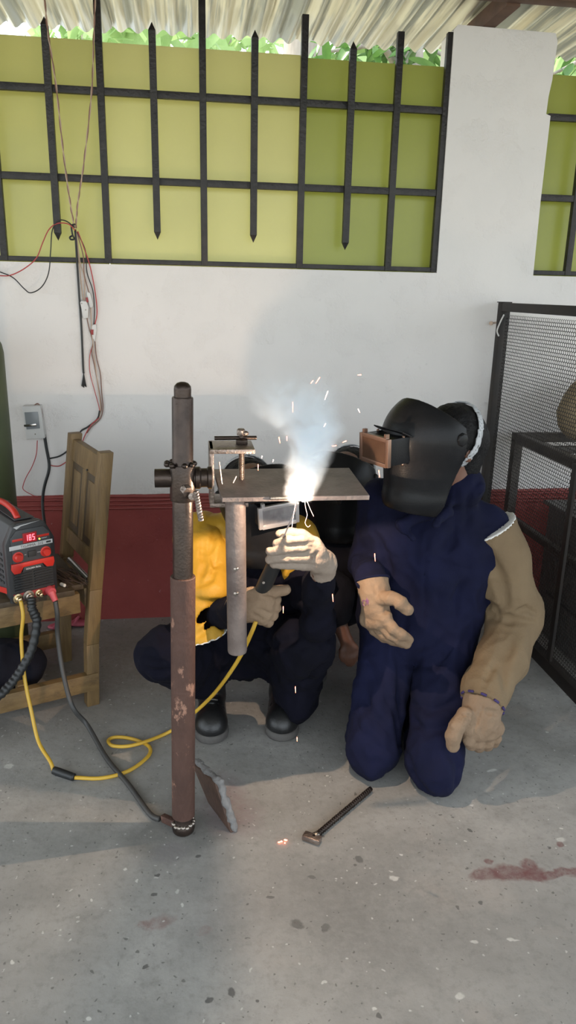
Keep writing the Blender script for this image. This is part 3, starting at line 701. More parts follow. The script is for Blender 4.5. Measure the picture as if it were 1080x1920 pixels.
for i in range(int(Lh/.0095)): b.lathe([(.0076,0),(.0096,.002),(.0076,.004)],H0+d*(.02+i*.0092) if .02+i*.0092<Lh-.006 else H0+d*.02,d+np.cross(d,V(0,0,1))*.35,12)
build('handle',b,M['dark_steel'],hm,smooth=50)
q0=fl(569,1566,.010); q1=fl(601,1577,.010); b=MB(); b.bar(q0,q1,.026,.017,up=V(0,0,1)); build('head',b,M['worn_steel'],hm,bev=.004)
b=MB(); b.sphere(H0+d*.014,(.012,.012,.010),10,8); build('weld',b,M['bolt'],hm,smooth=180)
# ================================================================ chair
BN=V(-.375,2.518,0); DU=unit(V(-.92,-.39,0)); WU=V(DU[1],-DU[0],0); ZU=V(0,0,1)
def cp(d,w,z): return BN+DU*d+WU*w+ZU*z
ch=thing('wooden_chair','old wooden chair with panelled back carrying the black and red machine','chair',cp(.2,.2,0))
CW,CD=.385,.385; t=.046
for w in (0,CW):
    b=MB(); path=[(0,0),(-.012,.25),(-.035,.46),(-.10,.955)]; hw=t/2
    for (d0,z0),(d1,z1) in zip(path[:-1],path[1:]):
        c=[cp(d+sd*hw,w+sw*hw,z) for d,z in ((d0,z0),(d1,z1)) for sd,sw in ((-1,-1),(1,-1),(1,1),(-1,1))]; b.hexa(c)
    build('back_leg',b,M['wood'],ch,bev=.003)
    b=MB(); b.obox(cp(CD,w,.223),(DU,WU,ZU),(t/2,t/2,.223)); build('front_leg',b,M['wood'],ch,bev=.003)
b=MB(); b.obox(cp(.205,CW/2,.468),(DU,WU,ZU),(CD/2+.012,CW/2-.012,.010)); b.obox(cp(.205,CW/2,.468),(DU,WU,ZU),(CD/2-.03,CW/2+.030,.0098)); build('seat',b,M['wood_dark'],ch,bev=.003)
for w in (0,CW):
    b=MB(); b.obox(cp(CD/2,w,.418),(DU,WU,ZU),(CD/2-t/2,.016,.037)); build('side_apron',b,M['wood_x'],ch,bev=.002)
    b=MB(); b.obox(cp(CD/2-.004,w-.012 if w==0 else w+.012,.100),(DU,WU,ZU),(CD/2+.020,.016,.034)); build('side_stretcher',b,M['wood_x'],ch,bev=.002)
b=MB(); b.obox(cp(CD,CW/2,.418),(DU,WU,ZU),(.016,CW/2-t/2,.037)); build('front_apron',b,M['wood_x'],ch,bev=.002)
b=MB(); b.obox(cp(-.02,CW/2,.418),(DU,WU,ZU),(.016,CW/2-t/2,.037)); build('rear_apron',b,M['wood_x'],ch,bev=.002)
b=MB(); b.obox(cp(CD*.62,CW/2,.11),(DU,WU,ZU),(.016,CW/2-.012,.026)); build('cross_stretcher',b,M['wood_x'],ch,bev=.002)
def bk(w,z,off=0):   # point on the leaning plane of the back
    return cp(-.035-.065*(z-.46)/.495+off,w,z)
def brect(w0,w1,z0,z1,th): 
    b=MB(); c=[]
    for z in (z0,z1): c+=[bk(w0,z,-th/2),bk(w0,z,th/2),bk(w1,z,th/2),bk(w1,z,-th/2)]
    b.hexa(c); return b
w0,w1=t/2,CW-t/2
build('top_rail',brect(w0,w1,.855,.935,.026),M['wood'],ch,bev=.003)
build('lower_rail',brect(w0,w1,.530,.588,.026),M['wood'],ch,bev=.003)
wc=(w0+w1)/2
build('centre_stile',brect(wc-.022,wc+.022,.589,.854,.022),M['wood'],ch,bev=.002)
for a,c in ((w0+.001,wc-.023),(wc+.023,w1-.001)):
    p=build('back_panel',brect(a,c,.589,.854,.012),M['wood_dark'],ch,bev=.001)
    build('panel_moulding',brect(a+.028,c-.028,.618,.826,.018),M['wood'],p,bev=.004)
b=MB(); q=bk(wc-.05,.862,.016); b.sphere(q,.004,8,6); build('knot',b,M['ink'],ch,smooth=180)
# ================================================================ welding machine
MO=V(-.590,2.343,.487); MW=unit(V(.835,.55,0)); MNn=V(MW[1],-MW[0],0)
def mp(u,v,n=0.0): return MO+MW*u+ZU*v+MNn*n
wm=thing('welding_machine','black and red inverter welding machine with lit red number display on the chair seat','welding machine',mp(.08,-.009,-.15))
MWd,MH,MD=.166,.272,.315
prof=[(0,.02),(.012,.0),(MWd-.012,0),(MWd,.02),(MWd,.205),(MWd-.028,.262),(MWd-.045,MH),(.045,MH),(.028,.262),(0,.205)]
b=MB(); b.prism([mp(u*.94+.005,v*.97+.004,-.012) for u,v in prof],-MNn,MD-.024); build('body',b,M['machine_grey'],wm,bev=.003)
for n0 in (0.0,-MD+.03):
    b=MB(); b.prism([mp(u,v,n0) for u,v in prof],-MNn,.03); build('bumper_frame',b,M['machine'],wm,bev=.006)
b=MB(); b.prism([mp(u,v,.0005) for u,v in [(.02,.118),(.146,.118),(.150,.225),(.128,.250),(.038,.250),(.016,.225)]],MNn,.004); fp=build('control_panel',b,M['machine_grey'],wm,bev=.0015)
def onp(u0,v0,u1,v1,n0,th):
    b=MB(); b.prism([mp(u0,v0,n0),mp(u1,v0,n0),mp(u1,v1,n0),mp(u0,v1,n0)],MNn,th); return b
b=onp(.022,.214,.146,.222,.0045,.001); build('red_line',b,M['red'],wm,bev=.0004)
b=onp(.056,.203,.104,.238,.0045,.003); build('display_bezel',b,M['red_dull'],wm,bev=.001)
dsp=build('display',onp(.0595,.2065,.1005,.2345,.0078,.0006),M['led_bg'],wm)
segs={'1':'bc','8':'abcdefg','5':'acdfg'}
b=MB()
for i,chh in enumerate('185'):
    uo=.0645+i*.0118; vo=.2105; w_,h_=.0078,.020; th=.0021
    R={'a':(0,h_-th,w_,h_),'g':(0,h_/2-th/2,w_,h_/2+th/2),'d':(0,0,w_,th),'b':(w_-th,h_/2,w_,h_),'c':(w_-th,0,w_,h_/2),'f':(0,h_/2,th,h_),'e':(0,0,th,h_/2)}
    for s_ in segs[chh]:
        a0,c0,a1,c1_=R[s_]; b.prism([mp(uo+a0,vo+c0,.0084),mp(uo+a1,vo+c0,.0084),mp(uo+a1,vo+c1_,.0084),mp(uo+a0,vo+c1_,.0084)],MNn,.0004)
build('digit',b,M['led'],dsp,smooth=0,label='lit red digits reading 185')
strip=build('label_strip',onp(.010,.186,.156,.200,.0048,.0012),M['silver'],wm,bev=.0004)
build('lettering',text_mesh('TIG/MMA  315',.0125,mp(.085,.1925,.0062),MW,ZU),M['ink'],strip,smooth=0)
build('logo',onp(.134,.190,.150,.196,.0061,.0003),M['ink'],strip)
b=MB(); b.lathe([(.003,0),(.003,.003)],mp(.112,.2085,.004),MNn,8); build('indicator_lamp',b,mat('yellow_lamp',(.7,.6,.1),emit=(.8,.7,.1),es=.8),wm)
build('small_print',text_mesh('OVERHEAT',.004,mp(.128,.2085,.0047),MW,ZU),M['white_print'],fp,smooth=0)
for u in (.036,.130):
    b=MB(); b.lathe([(.018,0),(.018,.002),(.0135,.003),(.0125,.016),(.011,.018)],mp(u,.160,.004),MNn,24); kb=build('knob',b,M['red'],wm)
b=MB(); b.obox(mp(.083,.163,.006),(MW,ZU,MNn),(.013,.010,.003)); build('rocker_switch',b,M['ink'],wm,bev=.001)
for u in (.061,.107): build('small_print',text_mesh('ARC' if u<.1 else 'MODE',.004,mp(u,.163,.0047),MW,ZU),M['white_print'],fp,smooth=0)
rb=[(.012,.139),(.154,.139),(.156,.122),(.150,.106),(.128,.108),(.116,.124),(.050,.124),(.038,.105),(.018,.105),(.010,.120)]
b=MB(); b.prism([mp(u,v,.003) for u,v in rb],MNn,.009); build('red_band',b,M['red'],wm,bev=.0015)
b=MB(); b.prism([mp(u,v,.003) for u,v in [(.045,.105),(.122,.107),(.114,.1225),(.052,.1225)]],MNn,.006); nb=build('name_plate',b,M['machine'],wm,bev=.001)
build('lettering',text_mesh('GOLDEN BULL',.0078,mp(.083,.1145,.0093),MW,ZU),M['white_print'],nb,smooth=0)
for i in range(7):
    v=.096-i*.0092
    for a,c in ((.018,.078),(.086,.148)):
        b=MB(); b.prism([mp(a,v,.001),mp(c,v,.001),mp(c,v+.002,.009),mp(a,v+.002,.009)],ZU,.0035); build('vent_slat',b,M['machine'],wm,bev=.0006,seg=1)
build('vent_back',onp(.014,.034,.152,.104,.0002,.0006),M['ink'],wm)
build('socket_panel',onp(.012,.004,.154,.032,.0005,.003),M['red_dull'],wm,bev=.001)
SOCK=[]
for i,(u,r) in enumerate(((.024,.011),(.060,.013),(.096,.009))):
    b=MB(); b.lathe([(r*1.5,0),(r*1.5,.004),(r,.005),(r,.014),(r*.75,.016),(r*.75,.026),(r*.5,.027)],mp(u,.017,.003),MNn,18); build('socket',b,M['brass'] if i!=1 else M['bolt'],wm); SOCK.append(mp(u,.017,.028))
b=MB(); b.lathe([(.017,0),(.017,.014),(.014,.022)],mp(.134,.018,.003),MNn,20); b.cyl(mp(.134,.016,.018),mp(.138,-.012,.036),.0125,.010,18); build('red_plug',b,mat('red_plug',(.45,.06,.07),rough=.5),wm); SOCK.append(mp(.138,-.012,.036))
b=MB()
P=[mp(.055,MH+.001,-.05),mp(.055,MH+.022,-.085),mp(.055,MH+.03,-.16),mp(.055,MH+.022,-.235),mp(.055,MH+.001,-.27)]
P=[q+MW*.012 for q in P]; b.tube(P,.0105,12,5); build('carry_handle',b,M['red'],wm,smooth=180)
b=MB(); b.prism([mp(u,MH+.0005,n) for u,n in ((.05,-.035),(.116,-.035),(.108,-.29),(.058,-.29))],ZU,.003); build('top_plate',b,M['machine_grey'],wm,bev=.001)
b=MB(); b.prism([mp(u,v,.0015) for u,v in [(.030,.262),(.055,.266),(.118,.2705),(.055,.262),(.040,.2535)]],MNn,.001); build('white_flash',b,M['silver'],wm)
for u in (.02,.146):
    for n in (-.03,-.28):
        b=MB(); b.cyl(mp(u,-.0085,n),mp(u,.004,n),.010,n=12); build('rubber_foot',b,M['cable_black'],wm)
b=MB()
for i in range(8):
    for j in range(6):
        b.obox(mp(-.0008+.004,.06+j*.02,-.06-i*.026),(MNn,ZU,MW),(.009,.004,.0009))
build('side_vents',b,M['ink'],wm)['kind']='stuff'
b=MB(); b.prism([mp(.004,v,n) for v,n in ((.03,-.02),(.05,-.02),(.02,-.16),(.0,-.16))],-MW,.003); build('red_stripe',b,M['red'],wm)
# ---------------------------------------------------------------- leads on the floor
s0,s1,s2,s3=SOCK
def cable(name,pts,r,m,label,cat='cable'): 
    b=MB(); b.tube(pts,r,12,8); return tag(build(name,b,m,smooth=180),label,cat)
con0=fl(100,1444,.012); con1=fl(140,1458,.012)
YC=[s0,s0+V(.006,-.012,-.05),at(40,1200,s0[1]-.02),at(46,1270,s0[1]-.05),at(58,1330,2.24),at(72,1390,2.19),con0+V(-.012,.02,.02),con0]
cable('gas_hose',YC,.0062,M['cable_yellow'],'yellow hose dropping from the machine to the black joint on the floor','hose')
cn=thing('hose_joint','black rubber hose joint lying on the floor','joint',con0*V(1,1,0)); b=MB(); d=unit(con1-con0); b.lathe([(.008,0),(.0125,.003),(.0135,.02),(.012,np.linalg.norm(con1-con0)-.004),(.008,np.linalg.norm(con1-con0))],con0,d,16); build('sleeve',b,M['cable_black'],cn)
g=lambda px,py,z=.0062: fl(px,py,z)
YT=[con1,g(190,1459),g(240,1446),g(276,1420),g(281,1402),g(262,1390),g(235,1383),g(212,1383,.008),g(203,1390,.010),g(215,1399,.017),g(255,1396,.018),g(320,1371,.012),at(366,1335,2.235)*1.0,at(400,1302,2.16),at(428,1266,2.08),at(452,1228,2.0),at(470,1190,1.95),at(480,1165,1.945)]
cable('torch_cable',YT,.0062,M['cable_yellow'],'yellow cable looping over the floor and up to the welder\'s lower glove')
GC=[s3,s3+V(.004,-.006,-.05),at(108,1190,2.40),at(118,1260,2.36),at(136,1325,2.30),g(165,1370,.02)+V(0,0,.02),g(200,1422,.009),g(240,1470,.008),g(270,1512,.008),g(285,1530,.008),g(299,1536,.010)]
cable('earth_cable',GC,.0082,M['cable_grey'],'dark grey earth cable running from the red plug to the post foot')
BK=[s1,s1+V(.004,-.02,-.03),at(69,1165,2.33),at(60,1215,2.31),at(40,1255,2.28),at(18,1285,2.25),at(-10,1310,2.22),at(-60,1330,2.22)]
b=MB(); P=spline(BK,14); b.tube(P,[.0135+.0022*((i//2)%2) for i in range(len(P))],14,1); tag(build('torch_hose',b,M['cable_black'],smooth=180),'thick wrapped black hose hanging from the middle socket of the machine','hose')
cable('thin_lead',[s1+V(-.012,.0,-.012),at(57,1140,2.35),at(58,1158,2.345),at(66,1166,2.335)],.0022,M['cable_black'],'thin black lead looped beside the thick black hose','cable')
# ---------------------------------------------------------------- things on the seat and under the chair
SZ=.479
R=random.Random(5)
for i in range(14):
    c=fl(R.uniform(112,148),R.uniform(1072,1094),SZ); a=R.gauss(-.95,.22); L=R.uniform(.05,.085); dz=.003+.0042*(i%4)
    d=V(cos(a),sin(a),0)*L; b=MB(); b.cyl(c-d+V(0,0,dz),c+d*.75+V(0,0,dz),.0024,n=8); b.cyl(c+d*.75+V(0,0,dz),c+d+V(0,0,dz),.0013,n=8)
    tag(build('electrode_rod',b,M['rod'],loc=c),'dark coated welding rod in the loose heap on the chair seat','welding rod','welding rods heaped on the chair seat')
p0=fl(131,1050,SZ+.012); p1=fl(166,1087,SZ+.012)
pt_=thing('steel_tube','bright hollow steel tube lying on the chair seat against its back','tube',p1-V(0,0,.012)); b=MB(); d=unit(p1-p0); Lq=np.linalg.norm(p1-p0); b.lathe([(.0125,0),(.0125,Lq),(.0105,Lq),(.0105,Lq-.03)],p0,d,20); build('tube_wall',b,M['chrome'],pt_)
q=fl(117,1096,SZ+.006); b=MB(); b.lathe([(.0055,0),(.0062,.002),(.0062,.022),(.0045,.024)],q-V(.006,-.006,0),V(.7,-.7,0),14); tag(build('chalk_stub',b,M['chalk'],loc=q),'short white chalk stub on the chair seat beside the machine','chalk')
s=Sdf((-.95,2.42,0),(-.52,2.75,.34),.008)
s.ell((-.74,2.58,.11),(.17,.12,.12)); s.ell((-.66,2.57,.15),(.12,.10,.07),k=.05); s.clip(V(0,0,.004),V(0,0,-1))
tag(build('black_bag',s.mesh(2,folds(.008,(9,9,9),5)),M['black_cloth'],smooth=180,loc=(-.74,2.58,0)),'black cloth bag slumped on the floor under the chair','bag')
for i,(px,py) in enumerate(((112,1174),(148,1168))):
    c=fl(px,py,.012); s=Sdf(c-.09,c+.09,.005); s.ell(c,(.055,.03,.012)); s.chain([c+V(-.02,-.028,.005),c+V(.0,0,.03),c+V(-.02,.028,.005)],.006,k=.006); s.clip(V(0,0,.001),V(0,0,-1))
    tag(build('rubber_sandal',s.mesh(1),M['pink'],smooth=180,loc=c*V(1,1,0)),('pink rubber sandal on the floor half hidden behind the chair leg','pink rubber sandal by the red wall right of the chair leg')[i],'sandal','pink sandals by the wall')
# gas cylinder
cx,cy=-.802,2.93
gc=thing('gas_cylinder','olive green gas cylinder with white paint spots standing by the wall behind the machine','gas cylinder',(cx,cy,0))
b=MB(); b.lathe([(.10,0),(.122,.01),(.122,1.255),(.117,1.285),(.10,1.32),(.07,1.35),(.045,1.365)],V(cx,cy,0),V(0,0,1),48); build('body',b,M['green_paint'],gc)
b=MB(); b.lathe([(.03,1.36),(.03,1.39),(.016,1.395),(.016,1.44),(.024,1.445),(.024,1.47)],V(cx,cy,0),V(0,0,1),20); build('valve',b,M['brass'],gc)
# ================================================================ perforated screen on the right
SX=1.385
sc=thing('perforated_screen','black framed perforated metal screen standing out from the wall','screen',(SX,2.6,.0))
y0s,y1s,z0s,z1s=1.96,3.215,.10,1.472; fw=.045
for nm,lo,hi in (('frame_post',(SX-.02,y1s-fw,.0),(SX+.02,y1s,z1s)),('frame_post',(SX-.02,y0s,.0),(SX+.02,y0s+fw,z1s)),('frame_rail',(SX-.02,y0s+fw,z1s-fw*.8),(SX+.02,y1s-fw,z1s)),('frame_rail',(SX-.02,y0s+fw,z0s),(SX+.02,y1s-fw,z0s+.05)),('middle_bar',(SX-.016,2.395,z0s+.05),(SX-.004,2.425,.93))):
    b=MB(); b.box(lo,hi); build(nm,b,M['mesh'],sc,bev=.002)
b=MB(); b.box((SX-.024,y1s-fw-.003,z1s),(SX+.024,y1s+.004,z1s+.004)); build('post_cap',b,M['mesh'],sc,bev=.001)
pit=.0158; vs=[]; fs=[]; rows=int((z1s-z0s-.09)/(pit*.866)); cols=int((y1s-y0s-2*fw)/pit)
for j in range(rows):
    for i in range(cols):
        cy_=y0s+fw+.006+i*pit+(pit/2 if j%2 else 0); cz=z0s+.055+j*pit*.866; k=len(vs)
        for q in range(6):
            a=pi/6+q*pi/3; vs.append((SX,cy_+cos(a)*pit*.578,cz+sin(a)*pit*.578))
        for q in range(6):
            a=pi/6+q*pi/3; vs.append((SX,cy_+cos(a)*pit*.475,cz+sin(a)*pit*.475))
        for q in range(6): fs.append((k+q,k+(q+1)%6,k+6+(q+1)%6,k+6+q))
o=build('perforated_sheet',(np.array(vs),np.array(fs)),M['mesh'],sc,smooth=0); o['kind']='stuff'
sd=o.modifiers.new('thick','SOLIDIFY'); sd.thickness=.0007
b=MB(); b.tube([atx(945,590,SX-.023),atx(938,604,SX-.03),atx(932,620,SX-.03),atx(935,630,SX-.028)],.0032,8,5); build('tie_strip',b,M['piping'],sc,smooth=180,label='white tie strip on the screen corner')
b=MB(); b.cyl(V(1.385,WY-.002,1.385),V(1.347,WY-.035,1.383),.004,n=8); b.lathe([(.009,0),(.009,.006)],V(1.347,WY-.035,1.383),V(-.7,-.7,0),12); tag(build('wall_bolt',b,M['wire_pale'],loc=V(1.36,WY,1.384)),'small bolt sticking out of the wall beside the screen post','bolt')
# steel table frame, grey cabinet and straw hat behind the screen
tf=thing('steel_table','brown steel angle table frame behind the perforated screen','table',(1.9,2.7,0))
TX0,TX1,TY0,TY1,TZ=1.49,2.30,2.10,3.14,.905
for x in (TX0,TX1):
    for y in (TY0,TY1):
        b=MB(); b.box((x-.02,y-.02,0),(x+.02,y+.02,TZ-.03)); build('leg',b,M['table_steel'],tf,bev=.002)
for lo,hi in (((TX0-.02,TY1-.02,TZ-.04),(TX1+.02,TY1+.02,TZ)),((TX0-.02,TY0-.02,TZ-.04),(TX1+.02,TY0+.02,TZ)),((TX0-.02,TY0+.02,TZ-.04),(TX0+.02,TY1-.02,TZ)),((TX1-.02,TY0+.02,TZ-.04),(TX1+.02,TY1-.02,TZ)),((TX0+.02,2.85,TZ-.035),(TX1-.02,2.88,TZ-.005)),((TX0+.02,2.55,TZ-.035),(TX1-.02,2.58,TZ-.005))):
    b=MB(); b.box(lo,hi); build('top_rail',b,M['table_steel'],tf,bev=.002)
b=MB(); b.bar(V(TX0+.01,TY1-.02,.5),V(TX0+.01,TY0+.02,.5),.03); build('side_rail',b,M['table_steel'],tf,bev=.002)
gb=thing('grey_cabinet','grey metal cabinet standing on the floor under the table frame','cabinet',(1.95,2.72,0))
b=MB(); b.box((1.62,2.42,.0),(2.22,3.02,.60)); build('body',b,M['grey_paint'],gb,bev=.006)
b=MB(); b.box((1.60,2.40,.601),(2.24,3.04,.616)); build('lid',b,M['grey_paint'],gb,bev=.003)
for z in (.20,.40):
    b=MB(); b.box((1.614,2.50,z),(1.6195,2.94,z+.012)); build('side_slot',b,M['ink'],gb)
hc=at(1102,765,3.0); s=Sdf(hc-.24,hc+.24,.008)
hc[2]=TZ+.13; s=Sdf(hc-.24,hc+.24,.008); s.ell(hc+V(0,0,-.02),(.13,.09,.13),k=.03); s.ell(hc+V(.02,.02,.06),(.09,.08,.08),k=.05); s.clip(V(0,0,TZ+.002),V(0,0,-1))
tag(build('straw_sack',s.mesh(2,folds(.006,(12,12,12),2)),M['straw'],smooth=180,loc=V(hc[0],hc[1],TZ)),'straw coloured woven sack on the table behind the screen','sack')
# ================================================================ switch, wires and junction blocks on the wall
def wy(px,py,off=.012): return at(px,py,WY-off)
sw=thing('wall_switch','white plastic switch box with grey breaker hanging crooked on the wall','switch',wy(62,792,.0))
q=[wy(41,762,.05),wy(75,761,.05),wy(84,822,.05),wy(49,824,.05)]
b=MB(); b.prism(q,V(0,1,0),.05); build('box',b,M['white_plastic'],sw,bev=.004)
q=[wy(46,773,.051),wy(71,772,.051),wy(75,803,.051),wy(50,805,.051)]; b=MB(); b.prism(q,V(0,-1,0),.004); br=build('breaker_window',b,M['switch_grey'],sw,bev=.001)
q=[wy(45,796,.056),wy(68,794,.056),wy(69,798,.056),wy(46,800,.056)]; b=MB(); b.prism(q,V(0,-1,0),.007); build('lever',b,M['chrome'],br,bev=.001)
b=MB(); b.sphere(wy(66,814,.051),.003,8,6); build('screw',b,M['bolt'],sw,smooth=180)
def wire(pts,r,m,label,off=.012,name='hanging_wire'):
    b=MB(); b.tube([wy(p[0],p[1],p[2] if len(p)>2 else off) for p in pts],r,8,6); return tag(build(name,b,m,smooth=180),label,'wire')
def twist(pts,r,ms,label):
    P=spline([wy(*p) if len(p)==3 else wy(p[0],p[1],.03) for p in pts],14); t=thing('twisted_cord',label,'cord',P[-1])
    for k in (0,1):
        q=[p+V(cos(i*.75+pi*k),0.6*sin(i*.75+pi*k),0)*r*.95 for i,p in enumerate(P)]
        b=MB(); b.tube(q,r,6,1); build('strand',b,ms[k],t,smooth=180)
twist([(70,-150,.05),(80,-40,.05),(90,60,.05),(105,160,.055),(118,280,.05),(130,370,.04),(139,425,.03)],.0023,(M['wire_pale'],M['wire_brown']),'twisted brown cord hanging in front of the grille, left of the pair')
twist([(192,-150,.05),(181,-40,.05),(176,60,.05),(172,170,.05),(158,300,.045),(146,380,.035),(142,428,.03)],.0022,(M['wire_brown'],M['wire_pale']),'twisted brown cord hanging in front of the grille, right of the pair')
wire([(-260,560),(-120,530),(-40,515),(0,517),(20,516),(45,504),(68,484),(80,455),(92,430),(108,419),(128,420),(141,432)],.0022,M['wire_red'],'red wire sweeping left from the knot across the grille sill',.045)
wire([(-260,570),(-120,500),(-40,498),(0,510),(25,521),(45,541),(58,549),(78,538),(91,512),(95,470),(98,432),(110,414),(125,415),(140,427)],.0022,M['cable_black'],'black wire looping left below the grille sill',.045)
wire([(141,420,.03),(134,424,.035),(136,440,.035),(139,448,.035),(133,449,.04),(131,445,.04),(137,441,.03)],.0034,M['cable_black'],'black wire knot tying the hanging bundle',name='wire_knot')
wire([(141,430,.035),(145,500,.02),(149,560,.014),(153,620,.012),(156,690,.01),(157,700,.01)],.0042,M['cable_black'],'black cord hanging free with a frayed end',name='frayed_cord')
t=bpy.data.objects['frayed_cord']; b=MB()
for i in range(7): b.tube([wy(157,699,.012),wy(157+(i-3)*.6,710,.012+.002*(i%3)),wy(157.5+(i-3)*1.5,724+(i*5)%4,.012+.003*(i%2))],.0015,5,3)
build('frayed_end',b,M['cable_black'],t,smooth=180)
for i,(pts,m,r,lb) in enumerate((
    ([(142,432,.035),(147,480,.02),(152,530,.012),(156,563,.012)],'wire_pale',.0022,'pale wire dropping into the top of the white block'),
    ([(143,434,.034),(150,490,.02),(158,520,.012),(159,564,.012)],'wire_pale',.0020,'second pale wire dropping into the white block'),
    ([(144,434,.035),(156,480,.022),(158,515,.014),(167,549,.014)],'wire_brown',.0021,'brown wire leading to the block with red tab behind the white one'),
    ([(145,436,.035),(160,470,.022),(163,510,.014),(174,545,.016),(177,580,.016),(176,609,.014)],'cable_black',.0022,'thin black wire curving to the lower red tabbed block'),
    ([(146,434,.035),(158,466,.024),(169,500,.016),(178,545,.014),(182,585,.014),(178,608,.013)],'wire_red',.0023,'red wire curving outermost to the lower red tabbed block'),
    ([(163,596,.012),(167,615,.012),(174,640,.012),(172,660,.012),(178,690,.012),(187,740,.012),(190,765,.014),(186,782,.014)],'wire_brown',.0022,'brown wire falling from the white block'),
    ([(170,577,.012),(171,600,.012),(174,640,.014),(178,680,.014),(183,720,.014),(188,755,.014),(187,780,.016),(178,792,.016)],'wire_pale',.0020,'pale wire falling from the upper red tabbed block'),
    ([(178,640,.012),(181,670,.012),(188,700,.012),(191,740,.012),(193,765,.012),(188,785,.012),(172,800,.012),(163,812,.02)],'wire_brown',.0022,'brown wire swinging widest down to the chair top'),
    ([(174,645,.012),(168,670,.012),(169,700,.012),(178,735,.012),(186,765,.012),(187,780,.012)],'wire_red',.0016,'thin red wire bowing out left of the falling bundle'),
    ([(187,770,.016),(182,786,.016),(165,800,.014),(152,808,.014),(144,822,.012),(130,842,.012),(112,855,.012),(92,860,.012)],'cable_black',.0034,'black wire swinging from the bundle to the thick black cable'),
    ([(186,783,.018),(170,798,.02),(160,815,.02),(150,838,.014),(135,857,.012),(115,872,.012),(104,874,.012),(93,872,.012)],'wire_red',.0022,'red wire passing behind the chair top to the thick black cable'),
    ([(70,826,.012),(68,852,.008),(60,875,.008),(50,893,.008),(44,908,.008),(44,918,.008),(60,928,.006),(72,932,.006)],'wire_red',.0018,'thin red wire hanging below the switch box'),
    ([(64,760,.02),(71,757,.024),(77,765,.024),(80,785,.024),(82,812,.024),(84,830,.022)],'wire_brown',.0026,'brown wire looping over the right side of the switch box'),
    )): wire(pts,r,M[m],lb)
wire([(83,815,.022),(87,840,.022),(92,868,.024),(91,885,.03),(85,905,.035),(81,925,.04),(80,950,.05),(84,985,.10)],.0066,M['cable_black'],'thick black mains cable dropping from the switch behind the machine',name='mains_cable')
def block(q4,label,tab=None,off=.022):
    t=thing('junction_block',label,'junction block',wy(*q4[0],0)); b=MB(); b.prism([wy(*p,off) for p in q4],V(0,1,0),.018); o=build('housing',b,M['white_plastic'],t,bev=.003)
    b=MB()
    c0=np.mean([wy(*p,off+.001) for p in q4[:2]],0); c1=np.mean([wy(*p,off+.001) for p in q4[2:]],0)
    if tab: b2=MB(); b2.prism([wy(*p,off+.0005) for p in tab],V(0,-1,0),.003); build('red_tab',b2,M['red_dull'],t,bev=.0006)
    else:
        for k in (.18,.85): b.sphere(c0+(c1-c0)*k,.0022,8,6)
        build('screw',b,M['bolt'],t,smooth=180)
block([(150,567),(152,564),(162,565),(166,576),(165,596),(156,598)],'white two screw junction block hanging at the front of the wires')
block([(162,549),(165,547),(169,549),(175,572),(173,577),(168,576)],'white block with red tab, the upper of the two',[(161,558),(164.5,557.5),(166,566),(162,568)],.016)
block([(172,612),(174,608),(180,608),(181,620),(178,640),(173,634)],'white block with red tab, the lower of the two',[(169.5,618),(175.5,618),(175,628),(171,627)],.016)
# ================================================================ people
def head_axes(F, pitch=0, roll=0):
    F=unit(V(F[0],F[1],0)); U=V(0,0,1); R=np.cross(F,U)
    F2=F*cos(pitch)-U*sin(pitch); U2=U*cos(pitch)+F*sin(pitch)
    R2=R*cos(roll)+U2*sin(roll); U3=U2*cos(roll)-R*sin(roll)
    return R2,F2,U3
def add_head(s,c,A):
    R,F,U=A; L=lambda x,y,z: c+R*x+F*y+U*z; ax=np.array([R,F,U])
    s.ell(L(0,-.012,.035),(.076,.096,.092),ax,.02); s.ell(L(0,.028,-.045),(.056,.062,.07),ax,.03)
    s.cone(L(0,.085,.01),L(0,.108,-.028),.010,.014,.014); s.ell(L(0,.075,.03),(.05,.018,.012),ax,.015)
    for q in (-1,1):
        s.ell(L(q*.077,-.012,-.005),(.009,.018,.03),ax,.008); s.ell(L(q*.03,.088,.008),(.015,.010,.009),ax,.008,'s')
    s.cone(L(-.022,.088,-.062),L(.022,.088,-.062),.004,k=.006,op='s'); s.ell(L(0,.076,-.055),(.022,.012,.008),ax,.008)
    s.cone(L(0,-.03,-.05),L(0,-.05,-.14),.052,.058,.03)
class Fig: pass
def skin_body(J,H,A,hands,h=.0075,bare=()):
    P=np.array(list(J.values())+[H]); lo=P.min(0)-.16; lo[2]=max(lo[2],-.02); s=Sdf(lo,P.max(0)+.17,h)
    sm=(J['shR']+J['shL'])/2; pm=(J['hipR']+J['hipL'])/2
    s.cone(pm,sm-V(0,0,.06),.095,.105,.05); 
    for q in 'RL':
        s.cone(J['hip'+q],J['sh'+q]*.8+sm*.2-V(0,0,.03),.075,.065,.06)
        s.cone(sm,J['sh'+q],.050,.040,.04); s.cone(J['sh'+q],J['el'+q],.040,.035,.03); s.cone(J['el'+q],J['wr'+q],.036,.024,.02)
        s.cone(J['hip'+q],J['kn'+q],.075,.048,.03); s.cone(J['kn'+q],J['an'+q],.046,.034,.02); ft=J['an'+q]*.35+J['to'+q]*.65; s.cone(J['an'+q],V(ft[0],ft[1],max(ft[2],.05)),.030,.022,.02)
    s.cone(sm,H-A[2]*.10-A[1]*.03,.058,.052,.03); add_head(s,H,A)
    for q,hd in hands.items():
        k=hd['palm']; fs=hd['fingers']; kn=[f[0] for f in fs[1:]]
        for f in kn: s.cone(J['wr'+q],f,.017,.012,.012)
        for i,f in enumerate(fs): s.chain(f,[.0105]*(len(f)-1)+[.0085] if q in bare else [.009]*(len(f)-1)+[.007],.005)
    s.clip(V(0,0,.006),V(0,0,-1)); return s.mesh(2)
